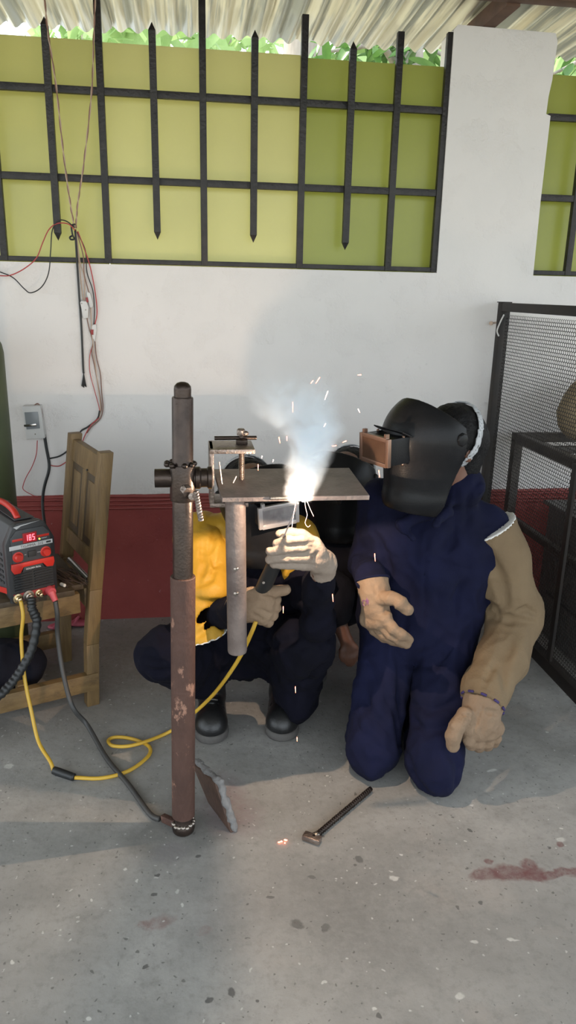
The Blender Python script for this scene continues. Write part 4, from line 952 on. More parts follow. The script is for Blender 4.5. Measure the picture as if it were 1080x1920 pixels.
def glove_sdf(wr,cuff,hd,fr=.0135,cr=(.044,.036),h=.0034,tr=.0165,pr=.021,cuffk=.02):
    pts=np.array([wr,cuff]+[p for f in hd['fingers'] for p in f]); s=Sdf(pts.min(0)-.065,pts.max(0)+.065,h)
    s.cone(cuff,wr,cr[0],cr[1],.01); kn=[f[0] for f in hd['fingers'][1:]]; km=np.mean(kn,0)
    s.cone(wr,(wr+km)/2,cr[1],cr[1]*.93,.02)
    for f in kn: s.cone(wr+(f-wr)*.25,f,pr*1.1,pr*.88,.014)
    for a,c in zip(kn[:-1],kn[1:]): s.cone(a,c,pr*.85,pr*.85,.012)
    for i,f in enumerate(hd['fingers']):
        r=tr if i==0 else fr; n=len(f)
        s.chain(f,[r*1.12]+[r*1.05]*(n-2)+[r*.92],.004 if i else .008)
    d=unit(wr-cuff); s2=s.copy()
    s.clip(cuff+d*.004,-d)
    return s,(cuff+d*.004,-d)
GL=folds(.0022,(34,34,34),4)
def add_glove(root,wr,cuff,hd,m,label=None,grooves=(),**k):
    s,(cp_,cn_)=glove_sdf(wr,cuff,hd,**k)
    for g,r in grooves: s.gpx(g,r,.005)
    o=build('glove',s.mesh(1,GL),m,root,smooth=180,label=label); return o
def helmet(root,c,A,lens_m,frame_m,label=None,box=(.060,.036,.085),knobs=(1,-1),lz=.028,sc=1.0):
    R,F,U=A; W=lambda v: c+(v[:,0:1]*R+v[:,1:2]*F+v[:,2:3]*U)*sc; L=lambda x,y,z: c+(R*x+F*y+U*z)*sc
    s=Sdf((-.155,-.06,-.20),(.155,.165,.19),.0034)
    s.ell((0,-.004,.046),(.126,.146,.127),k=.02); s.cone((0,.004,.04),(0,.030,-.110),.140,.112,.02,flat=(V(1,0,0),1.12))
    s.ell((0,.03,-.130),(.095,.108,.050),k=.03)
    s.shell(.0085); s.clip(V(0,-.03,0),V(0,-1,0)); s.clip(V(0,-.035,.085),V(0,-1,1.25)); s.clip(V(0,-.03,-.02),V(0,-1,-.42)); s.clip(V(0,.03,-.178),V(0,.25,-1))
    v,f=s.mesh(3); hl=build('welding_helmet',(W(v),f),M['helmet'],root,smooth=180,label=label)
    bx,bz,by=box; y0,y1=.10,.122+by
    b=MB(); b.obox(L(0,(y0+y1)/2,lz),(R,F,U),(bx*sc,(y1-y0)/2*sc,bz*sc)); build('lens_holder',b,M['helmet'],hl,bev=.003)
    b=MB(); e=.006
    for q in (-1,1):
        b.obox(L(q*(bx-e/2+.001),y1,lz),(R,F,U),((e)*sc,.006*sc,(bz+.002)*sc)); b.obox(L(0,y1,lz+q*(bz-e/2+.001)),(R,F,U),((bx-e)*sc,.006*sc,e*sc))
    build('lens_frame',b,frame_m,hl,bev=.001)
    b=MB(); b.obox(L(0,y1+.0005,lz),(R,F,U),((bx-e-.002)*sc,.002*sc,(bz-e-.002)*sc)); build('lens',b,lens_m,hl)
    for q in (-1,1):
        b=MB(); b.obox(L(q*(bx-.012),y1-.002,lz+bz+.006),(R,F,U),(.0045*sc,.006*sc,.008*sc)); build('lens_clip',b,frame_m,hl)
        for w_ in (-1,1):
            b=MB(); b.sphere(L(q*(bx-.004),y1-.055,lz+w_*(bz+.001)),.0045*sc,8,6); build('rivet',b,frame_m,hl,smooth=180)
    b=MB()
    b.prism([L(-bx-.012,.125,lz+bz-.002),L(bx+.012,.125,lz+bz-.002),L(bx+.004,.155,lz+bz+.014),L(-bx-.004,.155,lz+bz+.014)],U,.004); build('hinge_cover',b,M['helmet'],hl,bev=.002)
    for q in knobs:
        b=MB(); b.lathe([(.020,0),(.020,.010),(.017,.014),(.008,.016)],L(q*.121,-.008,.058),R*q,8); build('knob',b,M['helmet'],hl,bev=.001)
    return hl
def headgear(root,H,A,hair_bun=False):
    R,F,U=A; ax=np.array([R,F,U]); L=lambda x,y,z: H+R*x+F*y+U*z
    s=Sdf(H-.24,H+.24,.006); s.ell(L(0,-.022,.034),(.089,.101,.097),ax); hb=s.copy()
    if hair_bun: s.ell(L(0,-.090,.005),(.064,.055,.074),ax,.02); s.ell(L(0,-.055,-.06),(.066,.055,.075),ax,.03)
    n=F*.95+U*-.25; s.clip(L(0,.090,.02),unit(F+U*-.35)); s.clip(L(0,-.06,-.13),-U)
    build('hair',s.mesh(1,folds(.003,(50,50,12),3)),M['hair'],root,smooth=180)
    hb.grow(.010); hb.shell(.006); q=unit(F*.93+U*.36); hb.clip(L(0,-.020,.045),q); hb.clip(L(0,-.050,.045),-q)
    build('head_band',hb.mesh(1),M['strap'],root,smooth=180,label='light grey headgear strap')
def shoe(root,an,to,h=.0055):
    d=unit(V(to[0]-an[0],to[1]-an[1],0)); z=V(0,0,1); r=np.cross(d,z); heel=V(an[0],an[1],0)-d*.055; tip=V(to[0],to[1],0)
    s=Sdf(np.minimum(heel,tip)-.09+V(0,0,.08),np.maximum(heel,tip)+V(.09,.09,.19),h)
    s.cone(heel+d*.04+z*.055,tip-d*.055+z*.048,.046,.053,.03); s.ell(tip-d*.058+z*.046,(.054,.064,.040),np.array([r,d,z]),.02); s.cone(heel+d*.05+z*.07,heel+d*.06+z*.14,.05,.052,.02)
    s.chain([tip-d*.11+r*.04+z*.075,tip-d*.10+z*.098,tip-d*.11-r*.04+z*.075],.004,k=.004,op='s')
    s.clip(V(0,0,.030),V(0,0,-1)); up=build('shoe',s.mesh(2),M['shoe'],root,smooth=180,label='black leather work shoe with grey sole')
    s=Sdf(np.minimum(heel,tip)-.09+V(0,0,.08),np.maximum(heel,tip)+V(.09,.09,.06),h)
    s.cone(heel+d*.045+z*.018,tip-d*.057+z*.018,.051,.058,.02); s.ell(tip-d*.058+z*.018,(.059,.067,.05),np.array([r,d,z]),.01)
    s.clip(V(0,0,.033),z); s.clip(V(0,0,.0015),-z); s.chain([heel+r*.07+z*.014,tip+d*.03+r*.07+z*.014],.002,op='s')
    build('sole',s.mesh(1),M['sole'],up,smooth=60)
    b=MB()
    for k in range(3): b.tube([tip-d*(.125+k*.022)+r*.022+z*(.098+k*.012),tip-d*(.12+k*.022)+z*(.104+k*.012),tip-d*(.125+k*.022)-r*.022+z*(.098+k*.012)],.0028,6,4)
    build('lace',b,M['sole'],up,smooth=180)
# ---------------------------------------------------------------- A: kneeling helper on the right
J=dict(knR=V(.580,2.005,.085),knL=V(.752,1.905,.088),hipR=V(.672,2.205,.46),hipL=V(.852,2.165,.45),
       shR=V(.615,2.215,.865),shL=at(912,985,2.125),elR=V(.580,2.265,.64),wrR=at(698,1092,2.03),elL=at(962,1166,2.075),wrL=at(906,1315,1.895),
       anR=V(.66,2.37,.055),anL=V(.83,2.30,.055),toR=V(.69,2.50,.04),toL=V(.86,2.43,.04))
A_=head_axes((-.915,-.404),.05); HC=V(.706,2.065,1.053); HD=HC-A_[1]*.076
y_=1.945
handR=dict(palm=None,fingers=[
 [at(716,1122,1.965),at(735,1122,1.93),at(750,1130,1.915),at(764,1143,1.91)],
 [at(722,1160,1.95),at(738,1180,1.92),at(752,1190,1.915),at(766,1199,1.925)],
 [at(712,1166,1.965),at(733,1190,1.935),at(748,1199,1.925),at(762,1207,1.925)],
 [at(700,1166,1.985),at(720,1190,1.965),at(738,1201,1.955),at(754,1206,1.96)],
 [at(688,1162,2.005),at(703,1182,1.995),at(720,1194,1.985),at(735,1199,1.985)]])
yl=1.955
handL=dict(palm=None,fingers=[
 [at(872,1340,1.850),at(857,1362,1.830),at(850,1380,1.825),at(849,1398,1.825)],
 [at(880,1366,1.845),at(879,1387,1.840),at(884,1395,1.860),at(893,1388,1.880)],
 [at(897,1372,1.850),at(896,1393,1.850),at(898,1399,1.875),at(902,1388,1.890)],
 [at(914,1372,1.860),at(914,1392,1.865),at(913,1397,1.890),at(911,1386,1.900)],
 [at(928,1365,1.875),at(928,1384,1.880),at(925,1390,1.900),at(920,1380,1.910)]])
pa=build('person',skin_body(J,HD,A_,dict(R=handR,L=handL)),M['skin'],smooth=180,loc=V(.72,2.12,0))
tag(pa,'person kneeling upright in navy coverall with tan leather sleeve and raised chin black welding helmet','person')
pa['label']='person kneeling on both knees in navy coverall with one tan leather sleeve, beside the screen'
NF=folds(.013,(9,9,6.5),1,fine=.35)
s=Sdf((.36,1.70,0),(1.22,2.62,1.03),.0075)
tf_=unit(V(-.25,-.97,0))
sm=(J['shR']+J['shL'])/2; pm=(J['hipR']+J['hipL'])/2
s.cone(pm-V(0,0,.01),sm-V(0,0,.10),.135,.135,.05)
for q in 'RL':
    s.cone(J['hip'+q],J['sh'+q]*.78+sm*.22-V(0,0,.07),.105,.098,.07)
    s.cone(sm+V(0,0,.015),J['sh'+q]-V(0,0,.005),.072,.066,.03); s.cone(J['sh'+q],J['el'+q],.058 if q=='R' else .056,.052,.02); s.cone(J['el'+q],J['wr'+q],.050,.043,.02)
    s.cone(J['hip'+q]-V(0,0,.03),J['kn'+q]+V(0,0,.04),.103,.080,.012); s.ell(J['kn'+q]+V(0,.0,.0),(.076,.095,.092),k=.02)
    s.cone(J['kn'+q]+V(0,.02,0),J['an'+q],.084,.060,.03)
s.ell((J['knR']+J['knL'])/2+V(.03,.22,.38),(.13,.12,.10),k=.05)
s.cone(sm+V(0,.0,.05),HD-A_[2]*.118-A_[1]*.045,.080,.078,.04)
# collar
nb=HD-A_[2]*.128-A_[1]*.03; 
col=[nb+A_[1]*-.085+V(0,0,.03),nb+A_[0]*.075+A_[1]*-.03+V(0,0,.015),at(838,958,2.03),at(815,985,1.985)]; s.chain(col,[.016,.017,.017,.010],.012)
col=[nb+A_[1]*-.085+V(0,0,.03),nb-A_[0]*.07+A_[1]*-.03+V(0,0,.01),at(755,985,2.06),at(775,1010,2.02)]; s.chain(col,[.016,.017,.016,.010],.012)
# neck opening, placket, pocket and fold lines
s.chain([at(800,955,2.03),at(797,1000,2.005)],[.03,.008],.012,'s')
s.gpx([(799,1005),(796,1100),(793,1200),(786,1290)],[.004,.005,.005,.003],.004); s.gpx([(806,1000),(803,1100),(800,1200),(793,1290)],[.004,.005,.005,.003],.004,op='u')
s.gpx([(822,1052),(850,1060),(888,1068)],[.005,.005,.005],.004); s.gpx([(822,1052),(824,1030)],[.004,.004],.004); s.gpx([(716,1028),(740,1046),(765,1040)],[.005,.005,.005],.004)
for g,r in (([(676,1300),(700,1345),(735,1385)],.016),([(668,1360),(700,1395),(738,1412)],.016),([(690,1240),(720,1300),(745,1350)],.016),([(772,1352),(800,1372),(845,1362)],.018),([(775,1320),(812,1332),(858,1312)],.016),([(850,1215),(830,1240),(800,1250)],.016),([(735,1215),(765,1245),(790,1250)],.014),([(845,1400),(862,1440),(852,1490)],.018),([(760,1400),(772,1450),(800,1490)],.014),([(700,1000),(720,1040),(730,1090)],.016),([(860,960),(850,1010),(835,1040)],.014),([(870,1090),(850,1130),(855,1180)],.016),([(740,1110),(760,1160),(750,1200)],.016),([(900,900),(880,940),(872,990)],.012),([(752,1250),(754,1330),(752,1420)],[.016,.022,.018])): s.gpx(g,r,.014)
s.clip(V(0,0,.003),V(0,0,-1)); s.clip(J['wrR']+unit(J['wrR']-J['elR'])*.01,unit(J['wrR']-J['elR'])+V(0,0,-0)) if False else None
build('coverall',s.mesh(2,NF),M['navy'],pa,smooth=180)
# tan leather sleeve on the left arm
ad=unit(J['elL']-J['shL']); l1=at(884,1026,2.06); l2=at(966,969,2.10); ld=unit(l2-l1); cn=unit(ad-ld*(ad@ld)); c0=(l1+l2)/2
wd=unit(J['wrL']-J['elL'])
e1=at(955,1120,2.085); e2=at(942,1235,1.985)
s=Sdf((.80,1.82,.20),(1.24,2.30,.98),.0055)
s.chain([J['shL']+V(-.005,.01,.02),at(938,1045,2.105),e1,J['elL'],e2,at(912,1290,1.93),J['wrL']],[.090,.086,.080,.077,.075,.068,.065],.03)
s.ell(at(985,1145,2.09),(.05,.07,.07),k=.04)
s.gpx([(906,1154),(930,1158),(965,1162),(1004,1168)],[.016,.017,.014,.004],.010); s.gpx([(904,1132),(925,1145),(946,1138)],[.020,.016,.004],.012)
s.gpx([(915,1035),(936,1085),(948,1135)],[.012,.017,.008],.02); s.gpx([(968,1148),(985,1142),(1005,1150)],[.006,.010,.004],.012)
s.gpx([(948,1182),(935,1225),(922,1262)],[.004,.008,.006],.012); s.gpx([(918,1258),(908,1285)],[.008,.006],.010); s.gpx([(960,1200),(945,1240),(948,1290)],[.008,.012,.006],.02)
sb=s.copy(); sb.grow(.004); s.clip(c0,-cn); s.clip(J['wrL']+wd*.005,wd)
sl_=build('leather_sleeve',s.mesh(1,folds(.0045,(15,15,9),6)),M['leather'],pa,smooth=180,label='tan leather welding sleeve with pale piped armhole')
sb.clip(c0-cn*.005,-cn); sb.clip(c0+cn*.002,cn); build('piping',sb.mesh(1),M['piping'],sl_,smooth=180)
gl=add_glove(pa,J['wrR']+unit(at(706,1130,1.99)-J['wrR'])*.035,J['wrR']+V(0,.005,.012),handR,M['glove'],'pale leather glove with inked letters on its back',fr=.0155,cr=(.050,.043),tr=.019,pr=.0235,
   grooves=[([(694,1085),(702,1100),(712,1128)],.004),([(738,1138),(727,1142),(720,1150)],.008)])
# inked letters, laid on the glove
def on_surface(o,px,py):
    dg=bpy.context.evaluated_depsgraph_get(); dg.update(); mw=o.matrix_world.copy()
    org=Vector((0,0,CAM_H)); d=Vector(_ray(px,py)).normalized(); inv=mw.inverted()
    ok,l,n,_=o.ray_cast(inv@org,(inv.to_3x3()@d)); return (np.array(mw@l),np.array((mw.to_3x3()@n).normalized())) if ok else (at(px,py,1.95),V(0,-1,0))
bpy.context.view_layer.update()
b=MB()
for st_ in ([(686,1127),(681,1125),(680,1133),(684,1137)],[(686,1135),(688,1121),(690,1135),(691,1121)]):
    P=[]
    for i in range(len(st_)-1):
        for t_ in np.linspace(0,1,4,endpoint=False):
            p,n=on_surface(gl,st_[i][0]*(1-t_)+st_[i+1][0]*t_,st_[i][1]*(1-t_)+st_[i+1][1]*t_); P.append(p+n*.0004)
    b.tube(P,.0013,6,1)
build('inked_letters',b,M['purple_ink'],gl,smooth=180,label='purple inked letters CN')
b=MB()
cf=J['wrR']+V(0,.005,.012); cd=unit(J['wrR']+unit(at(706,1130,1.99)-J['wrR'])*.035-cf); x_,yv,_z=frame_of(cd)
b.tube([cf+cd*.004+(x_*cos(a)+yv*sin(a))*.050 for a in np.linspace(0,2*pi,25)],.004,8,2); build('cuff_edge',b,M['navy'],gl,smooth=180)
gl2=add_glove(pa,J['wrL']+unit(at(900,1350,1.87)-J['wrL'])*.03,J['wrL']+wd*-.012,handL,M['glove'],'tan leather glove with purple stitched cuff',fr=.0178,cr=(.064,.054),tr=.0215,pr=.029,
   grooves=[([(905,1322),(896,1345),(891,1368),(889,1385)],.0035),([(867,1339),(880,1342),(892,1346)],.004),([(905,1332),(922,1336),(938,1338)],.011)])
b=MB(); cf=J['wrL']+wd*.006; x_,yv,_z=frame_of(wd)
for i in range(10):
    a=2*pi*i/10; b.tube([cf+(x_*cos(a+t)+yv*sin(a+t))*.067 for t in (0,.13,.26)],.004,8,3)
build('cuff_stitch',b,M['purple'],gl2,smooth=180)
helmet(pa,HC,A_,M['lens'],M['lens_frame'],'black welding helmet with copper coloured lens window',box=(.061,.038,.078),lz=.035)
headgear(pa,HD+A_[2]*.003,A_,True)
for q in 'RL':
    s=Sdf(J['to'+q]-.14,J['to'+q]+.14,.006); d=unit(J['to'+q]-J['an'+q])
    s.cone(J['an'+q]+d*.02+V(0,0,.0),J['to'+q]+d*.02,.046,.044,.02); s.clip(V(0,0,.002),V(0,0,-1)); s.clip(J['an'+q]+d*.02,-d)
    build('shoe',s.mesh(2),M['shoe'],pa,smooth=180)
# ---------------------------------------------------------------- B: squatting welder in yellow leather
J=dict(knR=V(-.085,2.13,.385),knL=V(.368,2.14,.415),hipR=V(.11,2.50,.25),hipL=V(.29,2.50,.25),
       shR=V(.040,2.33,.70),shL=V(.345,2.33,.685),elR=at(386,1158,2.185),wrR=at(452,1140,1.985),elL=at(594,1165,2.05),wrL=at(598,1088,1.945),
       anR=V(.072,2.42,.095),anL=V(.335,2.42,.095),toR=fl(396,1396)+V(0,0,.03),toL=fl(528,1391)+V(0,0,.03))
A_=head_axes((.26,-.96),.10,-.10); HC=V(.222,2.245,.838); HD=HC-A_[1]*.05
hR=dict(palm=None,fingers=[
 [at(468,1112,1.975),at(490,1113,1.955),at(512,1110,1.945),at(536,1106,1.94)],
 [at(500,1118,1.955),at(516,1126,1.965),at(515,1124,1.99),at(500,1118,1.995)],
 [at(500,1132,1.955),at(516,1139,1.965),at(514,1137,1.99),at(498,1130,1.995)],
 [at(498,1146,1.957),at(511,1153,1.967),at(509,1151,1.99),at(494,1143,1.995)],
 [at(493,1158,1.962),at(502,1165,1.972),at(500,1163,1.99),at(488,1154,1.995)]])
hL=dict(palm=None,fingers=[
 [at(588,1015,1.90),at(565,1002,1.905),at(545,1000,1.905),at(525,1001,1.90)],
 [at(589,1020,1.875),at(565,1013,1.85),at(540,1014,1.845),at(519,1018,1.858)],
 [at(596,1034,1.875),at(568,1030,1.85),at(535,1030,1.842),at(506,1034,1.855)],
 [at(598,1048,1.88),at(570,1046,1.853),at(535,1046,1.845),at(505,1049,1.858)],
 [at(594,1062,1.89),at(568,1060,1.86),at(540,1058,1.855),at(514,1058,1.862)]])
pb=build('person',skin_body(J,HD,A_,dict(R=hR,L=hL)),M['skin'],smooth=180,loc=V(.2,2.4,0))
tag(pb,'person squatting behind the steel plate in yellow leather jacket, holding the electrode holder','person')
s=Sdf((-.26,1.88,0),(.60,2.72,.82),.0075); sm=(J['shR']+J['shL'])/2; pm=(J['hipR']+J['hipL'])/2
s.cone(pm,sm-V(0,.0,.10),.155,.14,.05)
for q in 'RL':
    s.cone(J['hip'+q],J['sh'+q]*.78+sm*.22-V(0,0,.07),.11,.095,.07); s.cone(sm,J['sh'+q],.075,.070,.05); s.cone(J['sh'+q],J['el'+q],.062,.052,.03); s.cone(J['el'+q],J['wr'+q],.046,.040,.03)
    s.cone(J['hip'+q],J['kn'+q],.115,.082,.04); s.cone(J['kn'+q],J['an'+q]+V(0,0,.03),.082,.075,.035)
s.cone(V(.372,2.17,.36),V(.368,2.36,.09),.085,.070,.04); s.ell(V(.37,2.27,.14),(.06,.09,.10),k=.05)
for g,r in (([(272,1225),(300,1235),(325,1222)],.012),([(268,1250),(295,1262),(320,1255)],.012),([(600,1110),(575,1145),(545,1150)],.016),([(628,1185),(600,1212),(565,1215)],.016),([(600,1250),(575,1280),(545,1285)],.014),([(455,1200),(500,1215),(560,1195)],.016),([(405,1220),(420,1260),(415,1300)],.014),([(440,1070),(465,1090),(480,1075)],.010)): s.gpx(g,r,.014)
for q in 'RL': s.cone(V(J['an'+q][0],J['an'+q][1],0),V(J['an'+q][0],J['an'+q][1],.055),.13,op='s',k=.0)
s.clip(V(0,0,.02),V(0,0,-1))
build('coverall',s.mesh(2,folds(.013,(9,9,6.5),8,fine=.35)),M['navy_dark'],pb,smooth=180)
for q in 'RL': shoe(pb,J['an'+q],J['to'+q])
# yellow leather yoke and sleeves with white piping
s=Sdf((-.16,2.0,.38),(.52,2.52,.84),.0055)
s.cone(J['shR']+V(0,0,.0),J['shL'],.086,.086,.03); s.cone(sm-V(0,-.02,.12),sm,.165,.12,.04)
for q in 'RL': s.cone(J['sh'+q]*.8+sm*.2-V(0,0,.10),J['sh'+q],.105,.085,.04)
s.gpx([(408,990),(405,1020),(410,1050)],[.005,.008,.005],.012); pk=s.copy(); pk.grow(.004); s.clip(V(0,0,.668),V(0,0,-1)); s.cone(sm,HD-A_[2]*.1,.06,.06,0,'s')
yk=build('leather_yoke',s.mesh(1,folds(.004,(14,14,8),5)),M['yellow'],pb,smooth=180,label='yellow leather shoulder yoke with white piping')
pk.clip(V(0,0,.664),V(0,0,-1)); pk.clip(V(0,0,.670),V(0,0,1)); pk.cone(sm-V(0,0,.3),sm-V(0,0,.03),.10,.09,0,'s'); build('piping',pk.mesh(1),M['piping'],yk,smooth=180)
hp=at(386,1192,2.08)
s=Sdf((-.14,1.96,.38),(.22,2.50,.84),.005)
s.chain([J['shR']+V(.0,0,.01),at(380,1040,2.25),at(384,1098,2.165),at(378,1142,2.12),at(386,1197,2.08)],[.088,.082,.078,.064,.070],.02)
s.ell(at(394,1108,2.12),(.058,.06,.05),k=.03)
s.gpx([(420,1136),(400,1134),(368,1126)],[.022,.016,.008],.010); s.gpx([(424,1165),(414,1162)],[.026,.024],.014)
s.gpx([(410,1055),(395,1085),(370,1100)],[.006,.009,.005],.012); s.gpx([(404,1000),(396,1030),(402,1062)],[.007,.010,.005],.012); s.gpx([(380,1010),(384,1060),(372,1090)],[.005,.008,.004],.014)
s.gpx([(368,1168),(388,1150),(405,1146)],[.006,.010,.005],.012); s.gpx([(372,1192),(390,1176),(404,1160)],[.005,.009,.004],.012); s.gpx([(395,1198),(398,1180)],[.007,.004],.01)
hem=unit(V(.25,-.1,-1)); pk=s.copy(); pk.grow(.003); s.clip(hp+V(0,0,.001),hem); s.cone(hp+V(0,.01,-.06),hp+V(0,.01,.06),.055,.045,0,'s')
ys=build('leather_sleeve',s.mesh(1,folds(.005,(16,16,9),7)),M['yellow'],pb,smooth=180,label='yellow leather sleeve with white piped hem')
pk.clip(hp,hem); pk.clip(hp-hem*.006,-hem); pk.cone(hp+V(0,.01,-.06),hp+V(0,.01,.06),.058,.052,0,'s'); build('piping',pk.mesh(1),M['piping'],ys,smooth=180)
s=Sdf((.20,1.98,.40),(.56,2.50,.84),.006)
s.chain([J['shL'],(J['shL']+J['elL'])/2+V(.01,0,.02)],[.086,.076],.02); dl=unit(J['elL']-J['shL']); s.clip((J['shL']+J['elL'])/2+V(.01,0,.02),dl)
build('leather_sleeve',s.mesh(1,folds(.004,(14,14,9),9)),M['yellow'],pb,smooth=180)
add_glove(pb,J['wrR']+unit(at(480,1135,1.965)-J['wrR'])*.012,J['wrR']+unit(J['elR']-J['wrR'])*.035,hR,M['glove'],'tan leather glove gripping the electrode holder from below',fr=.0165,cr=(.046,.040),tr=.0165,pr=.0235,
   grooves=[([(483,1142),(495,1146),(507,1152)],.004),([(470,1150),(482,1156),(492,1162)],.004),([(490,1118),(500,1121),(512,1120)],.004)])
add_glove(pb,at(606,1056,1.915),at(606,1078,1.935),hL,M['glove_arc_lit'],'pale leather glove with four fingers wrapped round the electrode holder',fr=.0128,cr=(.037,.034),tr=.0135,pr=.0205,
   grooves=[([(592,1012),(598,1020)],.005),([(597,1036),(586,1044),(590,1056)],.006),([(540,1022),(570,1020),(590,1016)],.004),([(540,1038),(570,1038),(592,1032)],.004)])
helmet(pb,HC,A_,M['lens_pale'],M['lens_frame_pale'],'black welding helmet with pale lens window, half hidden by the plate',box=(.060,.032,.050),lz=.042)
headgear(pb,HD-A_[1]*.03,A_)
# electrode holder and rod (held, so things of their own)
e0=at(483,1125,1.985); e1=at(519,1048,1.888); e2=at(532,1003,1.868)
eh=thing('electrode_holder','black electrode holder held in both gloves below the plate','electrode holder',e0)
b=MB(); d=unit(e1-e0); Lh=np.linalg.norm(e1-e0); b.lathe([(.012,-.03),(.017,-.02),(.0215,.0),(.0225,Lh*.5),(.021,Lh-.004),(.016,Lh)],e0,d,20); build('handle',b,M['cable_black'],eh)
b=MB(); b.lathe([(.012,0),(.013,.01),(.010,np.linalg.norm(e2-e1)-.01),(.006,np.linalg.norm(e2-e1))],e1,e2-e1,16); build('jaw',b,M['bolt'],eh)
b=MB(); q=at(494,1092,1.915); b.lathe([(.004,0),(.004,.003)],q,V(0,-1,0),8); build('screw',b,M['bolt'],eh)
b=MB(); b.cyl(e1+(e2-e1)*.7,ARC+V(-.004,-.006,-.010),.0022,n=10); tag(build('electrode',b,M['electrode'],loc=e2),'thin grey welding electrode rising from the pale glove to the arc','electrode')
# ---------------------------------------------------------------- C: onlooker squatting between them
J=dict(knR=V(.50,2.45,.44),knL=V(.82,2.48,.44),hipR=V(.50,2.84,.28),hipL=V(.68,2.84,.28),
       shR=V(.42,2.64,.685),shL=V(.745,2.64,.685),elR=at(624,1140,2.46),wrR=at(648,1198,2.435),elL=V(.83,2.50,.50),wrL=V(.76,2.40,.57),
       anR=V(.49,2.74,.09),anL=V(.89,2.82,.09),toR=V(.48,2.57,.03),toL=V(.91,2.65,.03))
A_=head_axes((-.52,-.85),.10,.02); HC=V(.545,2.535,.812); HD=HC-A_[1]*.05
cR=dict(palm=None,fingers=[
 [at(645,1208,2.425),at(640,1220,2.42),at(640,1230,2.42),at(642,1238,2.42)],
 [at(648,1218,2.42),at(648,1232,2.415),at(650,1240,2.42),at(652,1246,2.43)],
 [at(655,1218,2.425),at(656,1233,2.42),at(657,1242,2.425),at(658,1247,2.435)],
 [at(661,1216,2.43),at(663,1231,2.425),at(663,1239,2.43),at(662,1245,2.44)],
 [at(666,1213,2.435),at(669,1225,2.435),at(668,1233,2.44),at(666,1238,2.445)]])
pc=build('person',skin_body(J,HD,A_,dict(R=cR),h=.0058,bare='R'),M['skin'],smooth=180,loc=V(.58,2.68,0))
tag(pc,'person squatting in the dark behind the other two, one bare forearm hanging down','person')
s=Sdf((.22,2.14,0),(1.02,3.06,.82),.0085); sm=(J['shR']+J['shL'])/2; pm=(J['hipR']+J['hipL'])/2
s.cone(pm,sm-V(0,.0,.10),.15,.14,.05)
for q in 'RL':
    s.cone(J['hip'+q],J['sh'+q]*.78+sm*.22-V(0,0,.07),.11,.095,.07); s.cone(sm,J['sh'+q],.075,.072,.05); s.cone(J['sh'+q],J['el'+q],.072,.058,.03)
    s.cone(J['hip'+q],J['kn'+q],.115,.088,.04); s.cone(J['kn'+q],J['an'+q]+V(0,0,.02),.085,.070,.035)
s.cone(J['elL'],J['wrL'],.055,.045,.03); s.cone(J['elR'],J['elR']+(J['wrR']-J['elR'])*.15,.056,.05,.03)
s.cone(sm+V(0,0,.03),HD-A_[2]*.12,.075,.068,.04)
s.clip(V(0,0,.02),V(0,0,-1))
build('coverall',s.mesh(2,folds(.008,(12,12,8),18)),M['black_cloth'],pc,smooth=180)
for q in 'RL': shoe(pc,J['an'+q],J['to'+q])
helmet(pc,HC,A_,M['helmet'],M['helmet'],'black welding helmet seen over the far corner of the plate',box=(.060,.036,.045),lz=.055)
headgear(pc,HD-A_[1]*.03,A_)
hw=J['wrL']; lf=[[hw+V(-.02,-.02,.01),hw+V(-.05,-.04,.02),hw+V(-.07,-.05,.02)]]+[[hw+V(-.03,-.05-.0*i,-.015*i),hw+V(-.06,-.08,-.015*i-.01),hw+V(-.075,-.085,-.015*i-.03)] for i in range(4)]
add_glove(pc,hw+V(-.008,-.012,0),hw+V(.03,.045,-.03),dict(fingers=lf),M['glove'],None,fr=.013,h=.0045)
# ================================================================ arc, sparks, smoke
b=MB(); b.sphere(ARC+V(.009,.004,-.004),(.003,.0025,.004),12,8)
tag(build('welding_arc',b,M['arc'],smooth=180,loc=ARC),'white hot welding arc at the front edge of the steel plate','arc')
SP=[(596,713,1.7,.011,.6,0),(612,741,1.75,.014,.35,1),(549,763,1.8,.016,.0,0),(585,716,1.8,.006,.7,0),(673,770,1.8,.007,-.5,1),(609,797,1.75,.006,.5,1),(674,703,1.7,.006,1.5,0),(524,825,1.78,.010,-.2,0),(538,822,1.8,.007,.0,0),(627,836,1.78,.007,1.5,0),(646,828,1.78,.007,1.2,0),(484,876,1.75,.010,.0,0),(711,888,1.75,.012,-.15,0),(491,857,1.7,.004,.2,1),(512,864,1.7,.004,.2,1),(703,1045,1.72,.014,-.1,0),(624,1121,1.72,.014,-.1,0),(531,1143,1.72,.012,.0,0),(554,1293,1.72,.012,-.05,0),(557,1386,1.72,.008,-.05,0)]
WH=('above the smoke','beside the plume','in front of the wall','near the helmets')
SL_=['orange spark flying highest, above the smoke plume','bright spark streaking up right of the smoke plume','upright spark inside the left edge of the smoke','tiny orange spark above the top of the smoke','white spark against the wall left of the kneeling helmet','short bright spark on the right edge of the smoke','small red spark high on the wall right of the smoke','small orange spark left of the glowing plume','tiny upright spark close by the left edge of the plume','red spark on the dark helmet right of the plume','red spark near the top of the far helmet','small upright spark over the plate left of the arc','red spark beside the copper lens of the kneeling person','tiny spark on the top of the half hidden helmet','tiny spark right of it on the half hidden helmet top','red spark falling before the cuff of the pale inked glove','red spark falling over the bare forearm','thin red spark falling below the pale glove','red spark falling before the squatting knee','faint orange spark beside the toe of the black shoe']
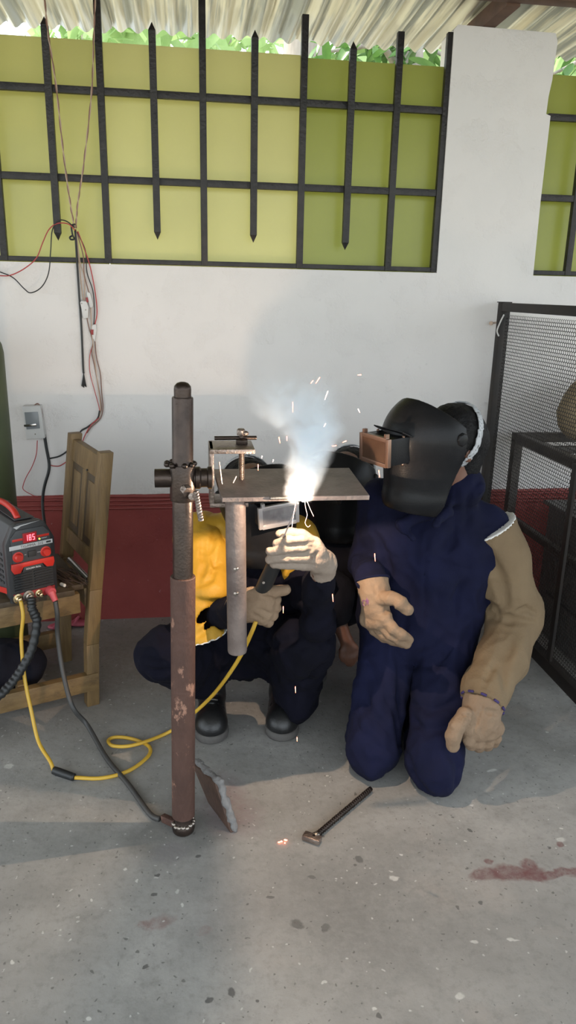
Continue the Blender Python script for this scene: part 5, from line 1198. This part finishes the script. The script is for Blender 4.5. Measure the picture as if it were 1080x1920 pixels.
for (px,py,Y,L,sl,wh),lb in zip(SP,SL_):
    c=at(px,py,Y); d=unit(V(sin(sl),.1,cos(sl))); b=MB(); b.lathe([(.0003,-L*.8),(.0006,-L*.4),(.0009,L*.3),(.0010,L*.5),(.0005,L*.75)],c,d,8)
    tag(build('spark',b,M['spark_white'] if wh else M['spark'],smooth=180,loc=c),lb,'spark','sparks flying from the arc')
b=MB(); c=fl(530,1577,.003)
for i in range(7): b.sphere(c+V(RNG.normal()*.008,RNG.normal()*.004,.0),(.002+.001*(i%3),.0018,.0016),8,6)
tag(build('molten_spatter',b,M['spark'],smooth=180,loc=c*V(1,1,0)),'glowing orange spatter lying on the floor left of the hammer head','spatter')
b=MB()
for pts in ([(556,935),(552,955),(549,975),(547,992)],[(571,935),(573,952),(576,966),(572,980),(577,988),(582,985)],[(575,938),(582,955),(588,968)]):
    b.tube([at(p[0],p[1],1.80) for p in pts],.0004,6,3)
tag(build('spark_spray',b,M['spark_white'],smooth=180,loc=ARC),'thin white sparks spraying down under the arc','spark')
# smoke plume (scatters the light of the arc)
def smoke_mat():
    m=bpy.data.materials.new('smoke'); m.use_nodes=True; nt=m.node_tree; L=nt.links.new; nt.nodes.remove(nt.nodes['Principled BSDF'])
    tc=_n(nt,'ShaderNodeTexCoord').outputs['Object']
    def math(op,a,b=None,c=None):
        x=_n(nt,'ShaderNodeMath',operation=op)
        for i,s in enumerate((a,b,c)):
            if s is None: continue
            if isinstance(s,(int,float)): x.inputs[i].default_value=s
            else: L(s,x.inputs[i])
        return x.outputs[0]
    def rng(x,a,b,c=0,d=1):
        r=_n(nt,'ShaderNodeMapRange'); L(x,r.inputs[0])
        for i,v in zip((1,2,3,4),(a,b,c,d)): r.inputs[i].default_value=v
        return r.outputs[0]
    nz=_n(nt,'ShaderNodeTexNoise'); nz.inputs['Scale'].default_value=13; nz.inputs['Detail'].default_value=4; nz.inputs['Roughness'].default_value=.6; nz.inputs['Distortion'].default_value=1.2; L(tc,nz.inputs['Vector'])
    # axis of the plume: drifts with height; object origin at the arc
    ns=_n(nt,'ShaderNodeVectorMath',operation='MULTIPLY_ADD'); L(nz.outputs['Color'],ns.inputs[0]); ns.inputs[1].default_value=(.075,.06,.05); L(tc,ns.inputs[2])
    sp=_n(nt,'ShaderNodeSeparateXYZ'); L(ns.outputs[0],sp.inputs[0]); x,y,z=sp.outputs
    x=math('SUBTRACT',x,.0375); y=math('SUBTRACT',y,.03); z=math('SUBTRACT',z,.025)
    fc=_n(nt,'ShaderNodeFloatCurve'); cu=fc.mapping.curves[0]; L(rng(z,0,.34),fc.inputs['Value'])
    for i,(a,v) in enumerate(((0,.50),(.25,.55),(.5,.60),(.62,.50),(1,.46))):
        if i in (0,): cu.points[0].location=(a,v)
        elif i==4: cu.points[-1].location=(a,v)
        else: cu.points.new(a,v)
    fc.mapping.update(); xc=math('MULTIPLY',math('SUBTRACT',fc.outputs[0],.5),.30)
    rr=_n(nt,'ShaderNodeFloatCurve'); cu=rr.mapping.curves[0]; L(rng(z,0,.34),rr.inputs['Value'])
    for i,(a,v) in enumerate(((0,.22),(.2,.40),(.42,.46),(.58,.75),(1,.95))):
        if i==0: cu.points[0].location=(a,v)
        elif i==4: cu.points[-1].location=(a,v)
        else: cu.points.new(a,v)
    rr.mapping.update(); rad=math('MULTIPLY',rr.outputs[0],.14)
    dx=math('SUBTRACT',x,xc); r=math('SQRT',math('ADD',math('MULTIPLY',dx,dx),math('MULTIPLY',y,y)))
    q=math('DIVIDE',r,rad); body=rng(q,1.0,.45,0,1)
    wisps=rng(nz.outputs[0],.42,.62,.12,1.0)
    fade=math('MULTIPLY',rng(z,.34,.14,0,1),rng(z,-.012,.004,0,1)); fade=math('POWER',fade,2.0)
    near=rng(z,.17,.10,1.0,1.3)
    den=math('MULTIPLY',math('MULTIPLY',body,wisps),math('MULTIPLY',fade,near)); den=math('MULTIPLY',den,SMOKE_D)
    vs=_n(nt,'ShaderNodeVolumeScatter'); vs.inputs['Color'].default_value=(.87,.94,1,1); L(den,vs.inputs['Density'])
    va=_n(nt,'ShaderNodeVolumeAbsorption'); va.inputs['Color'].default_value=(.87,.94,1,1); L(den,va.inputs['Density']); ad_=_n(nt,'ShaderNodeAddShader'); L(vs.outputs[0],ad_.inputs[0]); L(va.outputs[0],ad_.inputs[1]); L(ad_.outputs[0],nt.nodes['Material Output'].inputs['Volume'])
    return m
SMOKE_D=70.0
b=MB(); b.lathe([(.04,-.010),(.07,.03),(.11,.12),(.13,.22),(.15,.34),(.13,.36)],ARC,V(0,0,1),24)
o=build('smoke_plume',b,smoke_mat(),smooth=180,loc=ARC); tag(o,'blue white smoke plume rising from the welding arc','smoke',kind='stuff')
